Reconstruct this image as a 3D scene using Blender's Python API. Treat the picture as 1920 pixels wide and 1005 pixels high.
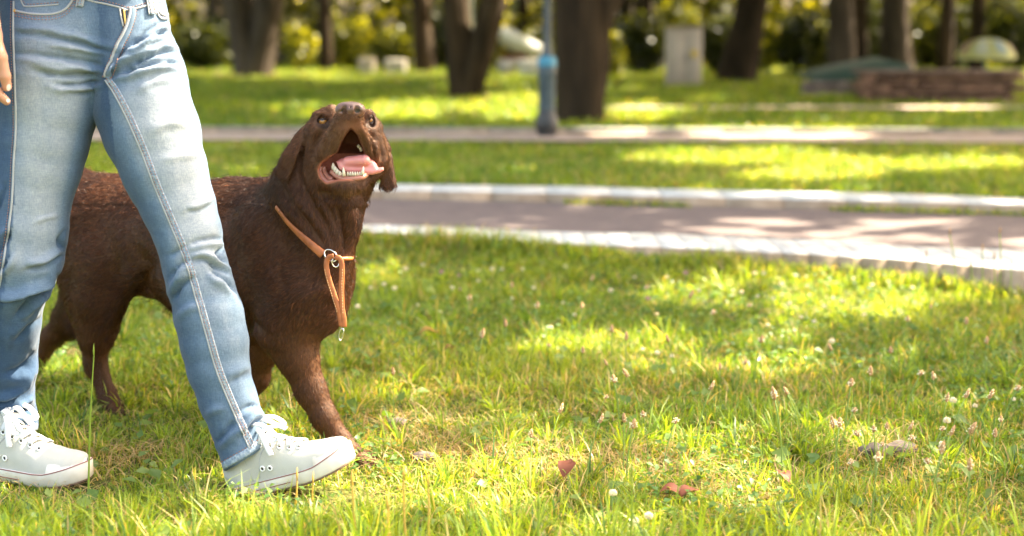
import bpy, math, random
import numpy as np
from mathutils import Vector
from mathutils.bvhtree import BVHTree

for _o in list(bpy.data.objects):
    bpy.data.objects.remove(_o)
SC = bpy.context.scene
COL = SC.collection
rng = np.random.default_rng(7)
R = math.radians

# ------------------------------------------------------------------ camera
CAM_H = 0.90
FPX = 2667.0                      # focal length in pixels of the 1920 px wide photograph (50 mm)
HORIZON = 50.0
PITCH = math.atan((502.5 - HORIZON) / FPX)
CP, SP = math.cos(PITCH), math.sin(PITCH)
cd = bpy.data.cameras.new('camera')
cam = bpy.data.objects.new('camera', cd)
COL.objects.link(cam)
cd.sensor_width = 36.0
cd.lens = 50.0
cd.clip_start = 0.05
cd.clip_end = 500.0
cam.location = (0, 0, CAM_H)
cam.rotation_euler = (math.pi / 2 - PITCH, 0, 0)
cd.dof.use_dof = True
cd.dof.focus_distance = 2.85
cd.dof.aperture_fstop = 2.1
cd.dof.aperture_blades = 0
SC.camera = cam

# ------------------------------------------------------------------ light
SUN_EL, SUN_AZ = R(48), R(64)     # azimuth from the view direction (+Y) towards the right (+X)
world = bpy.data.worlds.new('World')
SC.world = world
world.use_nodes = True
wn = world.node_tree
wn.nodes.clear()
sky = wn.nodes.new('ShaderNodeTexSky')
sky.sky_type = 'NISHITA'
sky.sun_disc = False
sky.sun_elevation = SUN_EL
sky.sun_rotation = SUN_AZ
sky.air_density = 1.0
sky.dust_density = 5.0
sky.ozone_density = 0.2
bg = wn.nodes.new('ShaderNodeBackground')
bg.inputs['Strength'].default_value = 0.15
wo = wn.nodes.new('ShaderNodeOutputWorld')
warm = wn.nodes.new('ShaderNodeMix')          # light filtered by the leaf canopy and the hazy evening air: less blue
warm.data_type = 'RGBA'; warm.blend_type = 'MULTIPLY'; warm.inputs[0].default_value = 1.0
warm.inputs[7].default_value = (1.12, 1.0, .82, 1)
wn.links.new(sky.outputs[0], warm.inputs[6])
wn.links.new(warm.outputs[2], bg.inputs['Color'])
wn.links.new(bg.outputs[0], wo.inputs['Surface'])
SUND = Vector((math.sin(SUN_AZ) * math.cos(SUN_EL), math.cos(SUN_AZ) * math.cos(SUN_EL), math.sin(SUN_EL)))
sl = bpy.data.lights.new('sun', 'SUN')
sl.energy = 5.0
sl.angle = R(0.6)
sl.color = (1.0, 0.88, 0.66)
so = bpy.data.objects.new('sun', sl)
COL.objects.link(so)
so.location = (8, 1, 9)
so.rotation_euler = SUND.to_track_quat('Z', 'Y').to_euler()
SC.view_settings.view_transform = 'Standard'
SC.view_settings.look = 'None'
SC.view_settings.exposure = 2.76
SC.view_settings.gamma = 1.0
SC.render.engine = 'CYCLES'
SC.cycles.max_bounces = 8
SC.cycles.transparent_max_bounces = 4
SC.cycles.use_denoising = True
SC.cycles.sample_clamp_indirect = 6.0

# ------------------------------------------------------------------ projection helpers (used to read positions off the photograph)
def ray(px, py):
    xv = (px - 960.0) / FPX
    yv = -(py - 502.5) / FPX
    return np.array([xv, CP + yv * SP, -SP + yv * CP])
def P(px, py, Y):
    d = ray(px, py)
    t = Y / d[1]
    return np.array([0, 0, CAM_H]) + d * t
def G(px, py, z=0.0):
    d = ray(px, py)
    t = (z - CAM_H) / d[2]
    return np.array([0, 0, CAM_H]) + d * t
def to_px(x, y, z):
    dz = z - CAM_H
    fwd = y * CP - dz * SP
    up = y * SP + dz * CP
    return 960 + FPX * x / fwd, 502.5 - FPX * up / fwd
def pxm(Y):                       # metres of one photo pixel at depth Y
    return Y / FPX

# ------------------------------------------------------------------ scene helpers
def thing(name, label, cat, loc=(0, 0, 0), rotz=0.0, group=None):
    o = bpy.data.objects.new(name, None)
    COL.objects.link(o)
    o.empty_display_size = 0.1
    o.location = loc
    o.rotation_euler = (0, 0, rotz)
    o['label'] = label
    o['category'] = cat
    if group:
        o['group'] = group
    return o
def tag(o, label=None, cat=None, group=None, kind=None):
    if label: o['label'] = label
    if cat: o['category'] = cat
    if group: o['group'] = group
    if kind: o['kind'] = kind
    return o
def mesh_np(name, V, faces, mat=None, parent=None, smooth=True, col=None, local=False):
    """faces: list of int arrays (each n x k) or one array"""
    V = np.asarray(V, dtype=np.float32)
    if not isinstance(faces, list):
        faces = [faces]
    faces = [np.asarray(f, dtype=np.int32) for f in faces if len(f)]
    me = bpy.data.meshes.new(name)
    me.vertices.add(len(V))
    me.vertices.foreach_set('co', V.ravel())
    loops = np.concatenate([f.ravel() for f in faces])
    tot = np.concatenate([np.full(len(f), f.shape[1], dtype=np.int32) for f in faces])
    start = np.concatenate([[0], np.cumsum(tot)[:-1]]).astype(np.int32)
    me.loops.add(len(loops))
    me.loops.foreach_set('vertex_index', loops)
    me.polygons.add(len(tot))
    me.polygons.foreach_set('loop_start', start)
    me.polygons.foreach_set('loop_total', tot)
    me.update(calc_edges=True)
    me.validate()
    if smooth:
        me.polygons.foreach_set('use_smooth', np.ones(len(me.polygons), dtype=bool))
    if col is not None:
        ca = me.color_attributes.new('Col', 'FLOAT_COLOR', 'POINT')
        c = np.ones((len(V), 4), dtype=np.float32)
        c[:, :3] = col
        ca.data.foreach_set('color', c.ravel())
    if mat:
        me.materials.append(mat)
    o = bpy.data.objects.new(name, me)
    COL.objects.link(o)
    if parent is not None:
        o.parent = parent
        if not local:             # geometry given in world coordinates: keep it there
            o.matrix_parent_inverse = parent_world(parent).inverted()
    return o
from mathutils import Matrix, Euler
def parent_world(o):
    m = Matrix.LocRotScale(o.location, o.rotation_euler.to_quaternion(), o.scale)
    if o.parent is not None:
        m = parent_world(o.parent) @ o.matrix_parent_inverse @ m
    return m
class MB:
    """collects pieces, then makes ONE mesh of them"""
    def __init__(s):
        s.V, s.F3, s.F4, s.C, s.n = [], [], [], [], 0
    def add(s, V, F, col=None):
        V = np.asarray(V, float)
        F = np.asarray(F, int)
        s.V.append(V)
        (s.F3 if F.shape[1] == 3 else s.F4).append(F + s.n)
        s.C.append(np.tile(col if col is not None else (1, 1, 1), (len(V), 1)) if col is None or np.ndim(col) == 1 else col)
        s.n += len(V)
    def box(s, c, size, rz=0.0, rot=None, col=None, bev=0.0):
        hx, hy, hz = [v / 2 for v in size]
        if bev <= 0:
            V = np.array([[x, y, z] for z in (-hz, hz) for y in (-hy, hy) for x in (-hx, hx)])
            F = [[0, 2, 3, 1], [4, 5, 7, 6], [0, 1, 5, 4], [2, 6, 7, 3], [0, 4, 6, 2], [1, 3, 7, 5]]
        else:                     # chamfered vertical profile: 4 rings
            V = []
            for z, g in ((-hz, bev), (-hz + bev, 0), (hz - bev, 0), (hz, bev)):
                a, b = hx - g, hy - g
                V += [[-a + bev, -b, z], [a - bev, -b, z], [a, -b + bev, z], [a, b - bev, z], [a - bev, b, z], [-a + bev, b, z], [-a, b - bev, z], [-a, -b + bev, z]]
            F = []
            for k in range(3):
                for i in range(8):
                    j = (i + 1) % 8
                    F.append([k * 8 + i, k * 8 + j, k * 8 + 8 + j, k * 8 + 8 + i])
            for b0, rev in ((0, True), (24, False)):
                q = [[b0, b0 + 1, b0 + 2, b0 + 7], [b0 + 7, b0 + 2, b0 + 3, b0 + 6], [b0 + 6, b0 + 3, b0 + 4, b0 + 5]]
                F += [list(reversed(a)) for a in q] if rev else q
            V = np.array(V)
        if rot is not None:
            V = V @ np.array(rot.to_matrix() if hasattr(rot, 'to_matrix') else rot).T
        elif rz:
            c_, s_ = math.cos(rz), math.sin(rz)
            V = V @ np.array([[c_, s_, 0], [-s_, c_, 0], [0, 0, 1]])
        s.add(V + np.array(c), F, col)
    def tube(s, pts, rad, seg=8, cap=True, flat=1.0, up=None, col=None):
        pts = np.asarray(pts, float)
        n = len(pts)
        rad = np.full(n, rad) if np.ndim(rad) == 0 else np.asarray(rad, float)
        if len(rad) != n: rad = np.interp(np.linspace(0, 1, n), np.linspace(0, 1, len(rad)), rad)
        T = np.gradient(pts, axis=0)
        T /= np.linalg.norm(T, axis=1)[:, None] + 1e-12
        V = []
        prev = np.array(up if up is not None else ((0, 0, 1) if abs(T[0][2]) < .9 else (1, 0, 0)), float)
        for i in range(n):
            u = prev if up is None or np.ndim(up) == 1 else up[i]
            if up is not None and np.ndim(up) == 1: u = np.array(up, float)
            side = np.cross(T[i], u); side /= np.linalg.norm(side) + 1e-12
            u2 = np.cross(side, T[i])
            if up is None: prev = u2
            a = np.arange(seg) / seg * 2 * math.pi
            V.append(pts[i] + rad[i] * (np.cos(a)[:, None] * side + flat * np.sin(a)[:, None] * u2))
        V = np.concatenate(V)
        i = np.arange(n - 1)[:, None] * seg
        k = np.arange(seg)[None]
        k2 = (k + 1) % seg
        F = np.stack([i + k, i + k2, i + seg + k2, i + seg + k], -1).reshape(-1, 4)[:, ::-1]
        s.add(V, F, col)
        if cap:
            for b0, r_ in ((0, 0), (n - 1, 1)):
                c0 = s.n - len(V) - (0 if b0 == 0 else 0)
                base = c0 + b0 * seg
                ctr = pts[b0]
                m = s.n
                s.V.append(ctr[None]); s.C.append(np.tile(col if col is not None else (1, 1, 1), (1, 1))); s.n += 1
                kk = np.arange(seg)
                tri = np.stack([base + kk, base + (kk + 1) % seg, np.full(seg, m)], -1)
                if r_: tri = tri[:, ::-1]
                s.F3.append(tri)
                if b0 == 0:
                    V = np.concatenate([V, ctr[None]])
    def lathe(s, prof, c=(0, 0, 0), seg=20, col=None):
        prof = np.asarray(prof, float)
        a = np.arange(seg) / seg * 2 * math.pi
        V = np.stack([prof[:, 0][:, None] * np.cos(a), prof[:, 0][:, None] * np.sin(a), np.repeat(prof[:, 1][:, None], seg, 1)], -1).reshape(-1, 3)
        n = len(prof)
        i = np.arange(n - 1)[:, None] * seg
        k = np.arange(seg)[None]
        F = np.stack([i + k, i + (k + 1) % seg, i + seg + (k + 1) % seg, i + seg + k], -1).reshape(-1, 4)
        s.add(V + np.array(c), F, col)
    def build(s, name, mat, parent=None, smooth=True, local=False, usecol=False):
        V = np.concatenate(s.V)
        fs = []
        if s.F3: fs.append(np.concatenate(s.F3))
        if s.F4: fs.append(np.concatenate(s.F4))
        return mesh_np(name, V, fs, mat, parent, smooth, np.concatenate(s.C) if usecol else None, local)

# ------------------------------------------------------------------ materials
def mat(name, base=(.5, .5, .5), rough=.6, spec=.5, metal=0.0, noise=None, bump=None, attr=False, trans=0.0, sss=None, sheen=0.0, extra=None):
    m = bpy.data.materials.new(name)
    m.use_nodes = True
    nt = m.node_tree
    b = nt.nodes['Principled BSDF']
    b.inputs['Roughness'].default_value = rough
    b.inputs['Metallic'].default_value = metal
    b.inputs['Specular IOR Level'].default_value = spec
    if sheen:
        b.inputs['Sheen Weight'].default_value = sheen
        b.inputs['Sheen Roughness'].default_value = .5
    if sss:
        b.inputs['Subsurface Weight'].default_value = sss[0]
        b.inputs['Subsurface Radius'].default_value = sss[1]
        b.inputs['Subsurface Scale'].default_value = sss[2]
    tc = nt.nodes.new('ShaderNodeTexCoord')
    if attr:
        a = nt.nodes.new('ShaderNodeAttribute'); a.attribute_name = 'Col'
        src = a.outputs['Color']
    else:
        c = nt.nodes.new('ShaderNodeRGB'); c.outputs[0].default_value = (*base, 1)
        src = c.outputs[0]
    if noise:                     # list of (scale, detail, darkcolour-mult, lightcolour-mult, stretch)
        for (sc_, det, lo, hi, st) in noise:
            mp = nt.nodes.new('ShaderNodeMapping'); mp.inputs['Scale'].default_value = st
            n = nt.nodes.new('ShaderNodeTexNoise'); n.inputs['Scale'].default_value = sc_; n.inputs['Detail'].default_value = det
            r = nt.nodes.new('ShaderNodeValToRGB')
            r.color_ramp.elements[0].position = .32; r.color_ramp.elements[1].position = .68
            r.color_ramp.elements[0].color = (*lo, 1); r.color_ramp.elements[1].color = (*hi, 1)
            mx = nt.nodes.new('ShaderNodeMix'); mx.data_type = 'RGBA'; mx.blend_type = 'MULTIPLY'; mx.inputs[0].default_value = 1
            nt.links.new(tc.outputs['Object'], mp.inputs[0]); nt.links.new(mp.outputs[0], n.inputs['Vector'])
            nt.links.new(n.outputs['Fac'], r.inputs[0])
            nt.links.new(src, mx.inputs[6]); nt.links.new(r.outputs[0], mx.inputs[7])
            src = mx.outputs[2]
    nt.links.new(src, b.inputs['Base Color'])
    if bump:
        prevn = None
        for (sc_, det, strg, dist, st) in bump:
            mp = nt.nodes.new('ShaderNodeMapping'); mp.inputs['Scale'].default_value = st
            n = nt.nodes.new('ShaderNodeTexNoise'); n.inputs['Scale'].default_value = sc_; n.inputs['Detail'].default_value = det
            bp = nt.nodes.new('ShaderNodeBump'); bp.inputs['Strength'].default_value = strg; bp.inputs['Distance'].default_value = dist
            nt.links.new(tc.outputs['Object'], mp.inputs[0]); nt.links.new(mp.outputs[0], n.inputs['Vector'])
            nt.links.new(n.outputs['Fac'], bp.inputs['Height'])
            if prevn: nt.links.new(prevn, bp.inputs['Normal'])
            prevn = bp.outputs[0]
        nt.links.new(prevn, b.inputs['Normal'])
    if trans > 0:
        t = nt.nodes.new('ShaderNodeBsdfTranslucent')
        hs = nt.nodes.new('ShaderNodeMix'); hs.data_type = 'RGBA'; hs.blend_type = 'MULTIPLY'; hs.inputs[0].default_value = 1
        hs.inputs[7].default_value = (1.55, 1.35, .35, 1)
        nt.links.new(src, hs.inputs[6]); nt.links.new(hs.outputs[2], t.inputs['Color'])
        ms = nt.nodes.new('ShaderNodeMixShader'); ms.inputs[0].default_value = trans
        nt.links.new(b.outputs[0], ms.inputs[1]); nt.links.new(t.outputs[0], ms.inputs[2])
        nt.links.new(ms.outputs[0], nt.nodes['Material Output'].inputs['Surface'])
    return m

# ------------------------------------------------------------------ implicit surfaces
def axis_grid(lo, hi, step, flo=None, fhi=None, fstep=None):
    if flo is None:
        return np.arange(lo, hi + step, step)
    b = np.arange(flo, fhi, fstep)
    def grow(x0, lim, sg):        # spacing widens gently away from the fine zone
        out, st, x = [], fstep, x0
        while (lim - x) * sg > 0:
            st = min(step, st * 1.10); x = x + sg * st; out.append(x)
        return np.array(out)
    a = grow(b[0], lo, -1)[::-1]; c = grow(b[-1], hi, 1)
    return np.concatenate([a, b, c])
def vnoise(X, Y, Z, seed=0):
    """smooth value noise in [-1,1] on arrays"""
    X, Y, Z = np.broadcast_arrays(X, Y, Z)
    xi, yi, zi = np.floor(X).astype(np.int64), np.floor(Y).astype(np.int64), np.floor(Z).astype(np.int64)
    fx, fy, fz = X - xi, Y - yi, Z - zi
    fx, fy, fz = [f * f * (3 - 2 * f) for f in (fx, fy, fz)]
    def h(a, b, c):
        n = (a * 374761393 + b * 668265263 + c * 2147483647 + seed * 974634777) & 0xffffffff
        n = ((n ^ (n >> 13)) * 1274126177) & 0xffffffff
        n = n ^ (n >> 16)
        return (n & 0xffff) / 32767.5 - 1
    r = 0
    for dx in (0, 1):
        for dy in (0, 1):
            for dz in (0, 1):
                w = (fx if dx else 1 - fx) * (fy if dy else 1 - fy) * (fz if dz else 1 - fz)
                r = r + w * h(xi + dx, yi + dy, zi + dz)
    return r
def poly_sd(px, py, poly):
    """signed distance in 2-D to a closed polygon (negative inside)"""
    poly = np.asarray(poly, float)
    d = np.full(px.shape, 1e9)
    s = np.ones(px.shape)
    n = len(poly)
    for i in range(n):
        a = poly[i]; b = poly[i - 1]
        ex, ey = b[0] - a[0], b[1] - a[1]
        wx, wy = px - a[0], py - a[1]
        t = np.clip((wx * ex + wy * ey) / (ex * ex + ey * ey + 1e-9), 0, 1)
        bx, by = wx - ex * t, wy - ey * t
        d = np.minimum(d, bx * bx + by * by)
        c1 = py >= a[1]; c2 = py < b[1]; c3 = ex * wy > ey * wx
        flip = (c1 & c2 & c3) | (~c1 & ~c2 & ~c3)
        s = np.where(flip, -s, s)
    return s * np.sqrt(d)
class Vol:
    def __init__(s, xs, ys, zs):
        s.ax = [np.asarray(a) for a in (xs, ys, zs)]
        s.F = np.full([len(a) for a in s.ax], 0.08, np.float32)
    def block(s, lo, hi, m):
        sl_ = []
        for a, l, h in zip(s.ax, lo, hi):
            i0 = max(0, np.searchsorted(a, l - m) - 1); i1 = min(len(a), np.searchsorted(a, h + m) + 1)
            sl_.append(slice(i0, i1))
        g = [a[q] for a, q in zip(s.ax, sl_)]
        return tuple(sl_), g[0][:, None, None], g[1][None, :, None], g[2][None, None, :]
    def put(s, sl_, d, k, mode='u'):
        f = s.F[sl_]
        if f.size == 0: return
        if mode == 'u':
            if k > 0:
                h = np.maximum(k - np.abs(f - d), 0) / k
                r = np.minimum(f, d) - h * h * k * .25
            else:
                r = np.minimum(f, d)
        else:                     # carve
            d = -d
            if k > 0:
                h = np.maximum(k - np.abs(f - d), 0) / k
                r = np.maximum(f, d) + h * h * k * .25
            else:
                r = np.maximum(f, d)
        s.F[sl_] = r
    def cone(s, a, ra, b, rb, k=.02, mode='u', sy=1.0):
        """rounded cone; sy squashes it along the view depth"""
        a, b = np.array(a, float), np.array(b, float)
        r = max(ra, rb)
        m = k + .03
        sl_, X, Y, Z = s.block(np.minimum(a, b) - r, np.maximum(a, b) + r, m)
        ba = b - a
        ba_s = ba * np.array([1, 1 / sy, 1])
        L = ba_s @ ba_s + 1e-12
        px, py, pz = X - a[0], (Y - a[1]) / sy, Z - a[2]
        h = np.clip((px * ba_s[0] + py * ba_s[1] + pz * ba_s[2]) / L, 0, 1)
        d = np.sqrt((px - ba_s[0] * h) ** 2 + (py - ba_s[1] * h) ** 2 + (pz - ba_s[2] * h) ** 2) - (ra + (rb - ra) * h)
        s.put(sl_, d * min(1, sy), k, mode)
    def ell(s, c, r, k=.02, mode='u', rot=None):
        c = np.array(c, float); r = np.array(r, float)
        m = k + .03; R_ = r.max()
        sl_, X, Y, Z = s.block(c - R_, c + R_, m)
        p = [X - c[0], Y - c[1], Z - c[2]]
        if rot is not None:
            M = np.array(rot)
            p = [M[0][i] * p[0] + M[1][i] * p[1] + M[2][i] * p[2] for i in range(3)]
        k0 = np.sqrt((p[0] / r[0]) ** 2 + (p[1] / r[1]) ** 2 + (p[2] / r[2]) ** 2)
        k1 = np.sqrt((p[0] / r[0] ** 2) ** 2 + (p[1] / r[1] ** 2) ** 2 + (p[2] / r[2] ** 2) ** 2) + 1e-9
        s.put(sl_, k0 * (k0 - 1) / k1, k, mode)
    def prism(s, poly, y0, y1, rnd=.004, k=.01, mode='u', bow=None):
        """outline given in photo pixels, real thickness from depth y0 to y1; rnd rounds its edges. bow(px,py) shifts its depth"""
        poly = np.array(poly, float)
        ym = (y0 + y1) / 2
        pts = np.array([P(a, b, yy) for a, b in poly for yy in (y0, y1)])
        sh = .06 if bow else 0
        sl_, X, Y, Z = s.block(pts.min(0) - np.array([0, sh, 0]), pts.max(0) + np.array([0, sh, 0]), k + .02)
        X, Y, Z = np.broadcast_arrays(X, Y, Z)
        px, py = to_px(X, Y, Z)
        d2 = poly_sd(px, py, poly) * (ym / FPX) + rnd
        Yc = Y - (bow(px, py) if bow else 0)
        dz = np.abs(Yc - ym) - (abs(y1 - y0) / 2 - rnd)
        d = np.minimum(np.maximum(d2, dz), 0) + np.sqrt(np.maximum(d2, 0) ** 2 + np.maximum(dz, 0) ** 2) - rnd
        s.put(sl_, d, k, mode)
    def nets(s):
        F = s.F; xs, ys, zs = s.ax
        S = F < 0
        c = np.zeros([n - 1 for n in F.shape], np.int8)
        for i in (0, 1):
            for j in (0, 1):
                for k in (0, 1):
                    c += S[i:F.shape[0] - 1 + i, j:F.shape[1] - 1 + j, k:F.shape[2] - 1 + k]
        act = (c > 0) & (c < 8)
        I, J, K = np.nonzero(act)
        idx = np.full(act.shape, -1, np.int32)
        idx[I, J, K] = np.arange(len(I))
        acc = np.zeros((len(I), 3)); cnt = np.zeros(len(I))
        corners = [(i, j, k) for i in (0, 1) for j in (0, 1) for k in (0, 1)]
        for a in corners:
            for d in range(3):
                if a[d]: continue
                b = list(a); b[d] = 1
                ia = (I + a[0], J + a[1], K + a[2]); ib = (I + b[0], J + b[1], K + b[2])
                fa, fb = F[ia], F[ib]
                m = (fa < 0) != (fb < 0)
                t = np.where(m, fa / np.where(fa == fb, 1, fa - fb), 0)
                pa = np.stack([xs[ia[0]], ys[ia[1]], zs[ia[2]]], -1)
                pb = np.stack([xs[ib[0]], ys[ib[1]], zs[ib[2]]], -1)
                acc += np.where(m[:, None], pa + (pb - pa) * t[:, None], 0)
                cnt += m
        V = acc / cnt[:, None]
        Q = []
        nx, ny, nz = F.shape
        for d in range(3):
            if d == 0:
                A, B = S[:-1, 1:-1, 1:-1], S[1:, 1:-1, 1:-1]; off = (0, 1, 1)
                cells = [(0, -1, -1), (0, 0, -1), (0, 0, 0), (0, -1, 0)]
            elif d == 1:
                A, B = S[1:-1, :-1, 1:-1], S[1:-1, 1:, 1:-1]; off = (1, 0, 1)
                cells = [(-1, 0, -1), (-1, 0, 0), (0, 0, 0), (0, 0, -1)]
            else:
                A, B = S[1:-1, 1:-1, :-1], S[1:-1, 1:-1, 1:]; off = (1, 1, 0)
                cells = [(-1, -1, 0), (0, -1, 0), (0, 0, 0), (-1, 0, 0)]
            i, j, k = np.nonzero(A != B)
            pos = A[i, j, k]
            i = i + off[0]; j = j + off[1]; k = k + off[2]
            q = np.stack([idx[i + c_[0], j + c_[1], k + c_[2]] for c_ in cells], -1)
            q = np.where(pos[:, None], q, q[:, ::-1])
            Q.append(q)
        Q = np.concatenate(Q)
        Q = Q[(Q >= 0).all(1)]
        return V, Q
def vert_normals(V, Q):
    n = np.cross(V[Q[:, 2]] - V[Q[:, 0]], V[Q[:, 3]] - V[Q[:, 1]])
    N = np.zeros_like(V)
    for k in range(4):
        for d in range(3):
            N[:, d] += np.bincount(Q[:, k], n[:, d], len(V))
    return N / (np.linalg.norm(N, axis=1)[:, None] + 1e-12)
def smooth_mesh(V, Q, it=3, lam=.5):
    a = np.concatenate([Q[:, 0], Q[:, 1], Q[:, 2], Q[:, 3]]); b = np.concatenate([Q[:, 1], Q[:, 2], Q[:, 3], Q[:, 0]])
    cnt = np.bincount(a, minlength=len(V)) + np.bincount(b, minlength=len(V))
    for i in range(it * 2):
        l_ = lam if i % 2 == 0 else -lam * 1.03
        S = np.stack([np.bincount(a, V[b][:, d], len(V)) + np.bincount(b, V[a][:, d], len(V)) for d in range(3)], -1)
        V = V + l_ * (S / np.maximum(cnt, 1)[:, None] - V)
    return V
def polyline_d(px, py, pts):
    """distance and signed side to a polyline in photo pixels, and position along it 0..1"""
    pts = np.asarray(pts, float)
    best = np.full(px.shape, 1e9); side = np.zeros(px.shape); along = np.zeros(px.shape)
    seg = np.linalg.norm(np.diff(pts, axis=0), axis=1); cum = np.concatenate([[0], np.cumsum(seg)])
    for i in range(len(pts) - 1):
        a, b = pts[i], pts[i + 1]
        e = b - a
        t = np.clip(((px - a[0]) * e[0] + (py - a[1]) * e[1]) / (e @ e), 0, 1)
        dx, dy = px - a[0] - e[0] * t, py - a[1] - e[1] * t
        d = np.hypot(dx, dy)
        m = d < best
        best = np.where(m, d, best)
        side = np.where(m, np.sign(e[0] * dy - e[1] * dx), side)
        along = np.where(m, (cum[i] + seg[i] * t) / cum[-1], along)
    return best, side, along
def densify(pts, step):
    """Catmull-Rom resample of a 2-D/3-D polyline"""
    pts = np.asarray(pts, float)
    q = np.concatenate([[2 * pts[0] - pts[1]], pts, [2 * pts[-1] - pts[-2]]])
    out = []
    for i in range(1, len(q) - 2):
        n = max(1, int(np.ceil(np.linalg.norm(q[i + 1] - q[i]) / step)))
        for k in range(n):
            t = k / n
            out.append(.5 * (2 * q[i] + (q[i + 1] - q[i - 1]) * t + (2 * q[i - 1] - 5 * q[i] + 4 * q[i + 1] - q[i + 2]) * t * t + (3 * q[i] - q[i - 1] - 3 * q[i + 1] + q[i + 2]) * t ** 3))
    out.append(pts[-1])
    return np.array(out)
def bvh_of(V, Q):
    return BVHTree.FromPolygons([tuple(v) for v in V.tolist()], Q.tolist())
def cast(bvh, px, py):
    d = Vector(ray(px, py)).normalized()
    loc, nor, i, dist = bvh.ray_cast(Vector((0, 0, CAM_H)), d)
    return (np.array(loc), np.array(nor)) if loc is not None else (None, None)
def seam_pts(bvh, line, step=4, lift=.0008):
    out, ups = [], []
    for q in densify(line, step):
        l_, n_ = cast(bvh, *q)
        if l_ is None: continue
        if n_ @ ray(*q) > 0: n_ = -n_
        if out and np.linalg.norm(l_ - out[-1]) > .035: continue
        out.append(l_ + n_ * lift); ups.append(n_)
    return np.array(out), np.array(ups)

# ================================================================== DOG
def build_dog():
    YH = 2.93                                     # depth of the head's centre
    def C(V, p1, r1, p2, r2, k=22, mode='u', sy=1.0):
        V.cone(P(*p1), r1 * pxm(p1[2]), P(*p2), r2 * pxm(p2[2]), k * pxm(p1[2]), mode, sy)
    def H(x, y, d):                               # head point: pixels, d pixels towards the camera
        return P(x, y, YH - d * YH / FPX)
    hp = YH / FPX
    def HC(V, p1, r1, p2, r2, k=10, mode='u'):
        V.cone(H(*p1), r1 * hp, H(*p2), r2 * hp, k * hp, mode)
    def HE(V, p, r, k=8, mode='u', rot=None):
        V.ell(H(*p), np.array(r, float) * hp, k * hp, mode, rot)
    xs = axis_grid(-1.36, -0.20, .0055, -.515, -.225, .0022)
    ys = axis_grid(2.68, 3.86, .0055, 2.76, 3.0, .0024)
    zs = axis_grid(-.03, .80, .0055, .52, .765, .0022)
    V = Vol(xs, ys, zs)
    # ---- trunk
    C(V, (196, 426, 3.44), 88, (300, 446, 3.34), 106, 0)
    C(V, (300, 446, 3.34), 106, (430, 478, 3.20), 138, 40)
    C(V, (430, 478, 3.20), 138, (530, 510, 3.08), 122, 40)
    C(V, (530, 505, 3.06), 112, (578, 520, 3.02), 92, 40)
    C(V, (455, 395, 3.16), 58, (500, 392, 3.12), 62, 40)            # withers
    C(V, (180, 380, 3.47), 55, (232, 378, 3.40), 48, 40)            # croup
    # ---- neck and dewlap
    C(V, (545, 445, 3.06), 95, (600, 350, 2.99), 84, 45)
    C(V, (600, 350, 2.99), 82, (640, 290, 2.96), 74, 30)
    C(V, (640, 400, 2.93), 42, (622, 470, 2.93), 46, 30)            # throat fold at the right
    C(V, (575, 400, 2.93), 40, (612, 520, 2.93), 42, 34)
    C(V, (612, 500, 2.95), 46, (600, 580, 2.95), 46, 34)            # breast bone
    # ---- near shoulder, upper arm and reaching fore leg
    C(V, (505, 450, 3.02), 60, (570, 555, 2.95), 66, 40)
    C(V, (570, 555, 2.95), 66, (535, 615, 2.95), 58, 36)
    C(V, (538, 612, 2.95), 54, (556, 668, 2.94), 42, 26)
    C(V, (556, 668, 2.94), 41, (582, 732, 2.93), 31, 16)
    C(V, (582, 732, 2.93), 31, (608, 782, 2.92), 28, 14)
    C(V, (608, 782, 2.92), 27, (640, 830, 2.91), 25, 14)
    C(V, (640, 830, 2.91), 24, (665, 852, 2.89), 22, 12)
    for dy, x2, y2 in ((.030, 690, 850), (.010, 700, 858), (-.012, 698, 866), (-.030, 684, 870)):
        C(V, (662, 850, 2.89 + dy * .6), 15, (x2, y2, 2.875 + dy), 10.5, 5)
        C(V, (x2, y2, 2.875 + dy), 10.5, (x2 + 8, y2 + 7, 2.87 + dy), 8.5, 3)
    # ---- far fore leg, driving back
    C(V, (505, 590, 3.18), 62, (492, 650, 3.20), 40, 30)
    C(V, (492, 650, 3.20), 38, (478, 706, 3.22), 28, 18)
    C(V, (478, 706, 3.22), 28, (452, 752, 3.24), 24, 14)
    C(V, (452, 752, 3.24), 23, (440, 782, 3.25), 20, 12)
    C(V, (440, 782, 3.25), 20, (466, 790, 3.22), 16, 10)
    # ---- near hind leg
    C(V, (190, 435, 3.36), 90, (198, 510, 3.30), 60, 40)
    C(V, (198, 490, 3.30), 64, (204, 548, 3.29), 38, 34)
    C(V, (150, 520, 3.34), 44, (172, 575, 3.32), 44, 34)
    C(V, (184, 560, 3.30), 52, (181, 622, 3.31), 38, 26)
    C(V, (181, 615, 3.31), 38, (180, 668, 3.32), 25, 20)
    C(V, (172, 655, 3.33), 18, (178, 690, 3.33), 22, 12)
    C(V, (180, 680, 3.32), 24, (200, 738, 3.31), 20, 12)
    C(V, (200, 738, 3.31), 20, (215, 766, 3.29), 21, 10)
    for dy, x2, y2 in ((.03, 244, 768), (.01, 250, 774), (-.012, 246, 780), (-.03, 234, 783)):
        C(V, (215, 768, 3.29 + dy * .6), 14, (x2, y2, 3.27 + dy), 9, 5)
    # ---- far hind leg, stretched back
    C(V, (185, 520, 3.52), 66, (140, 590, 3.56), 40, 30)
    C(V, (140, 590, 3.56), 32, (98, 632, 3.59), 23, 20)
    C(V, (98, 632, 3.59), 22, (72, 680, 3.61), 17, 12)
    C(V, (72, 680, 3.61), 17, (60, 712, 3.61), 15, 8)
    C(V, (60, 712, 3.61), 15, (78, 728, 3.58), 13, 8)
    # ---- tail
    C(V, (205, 362, 3.50), 30, (150, 336, 3.60), 24, 22)
    C(V, (150, 336, 3.60), 23, (95, 345, 3.66), 20, 12)
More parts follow.
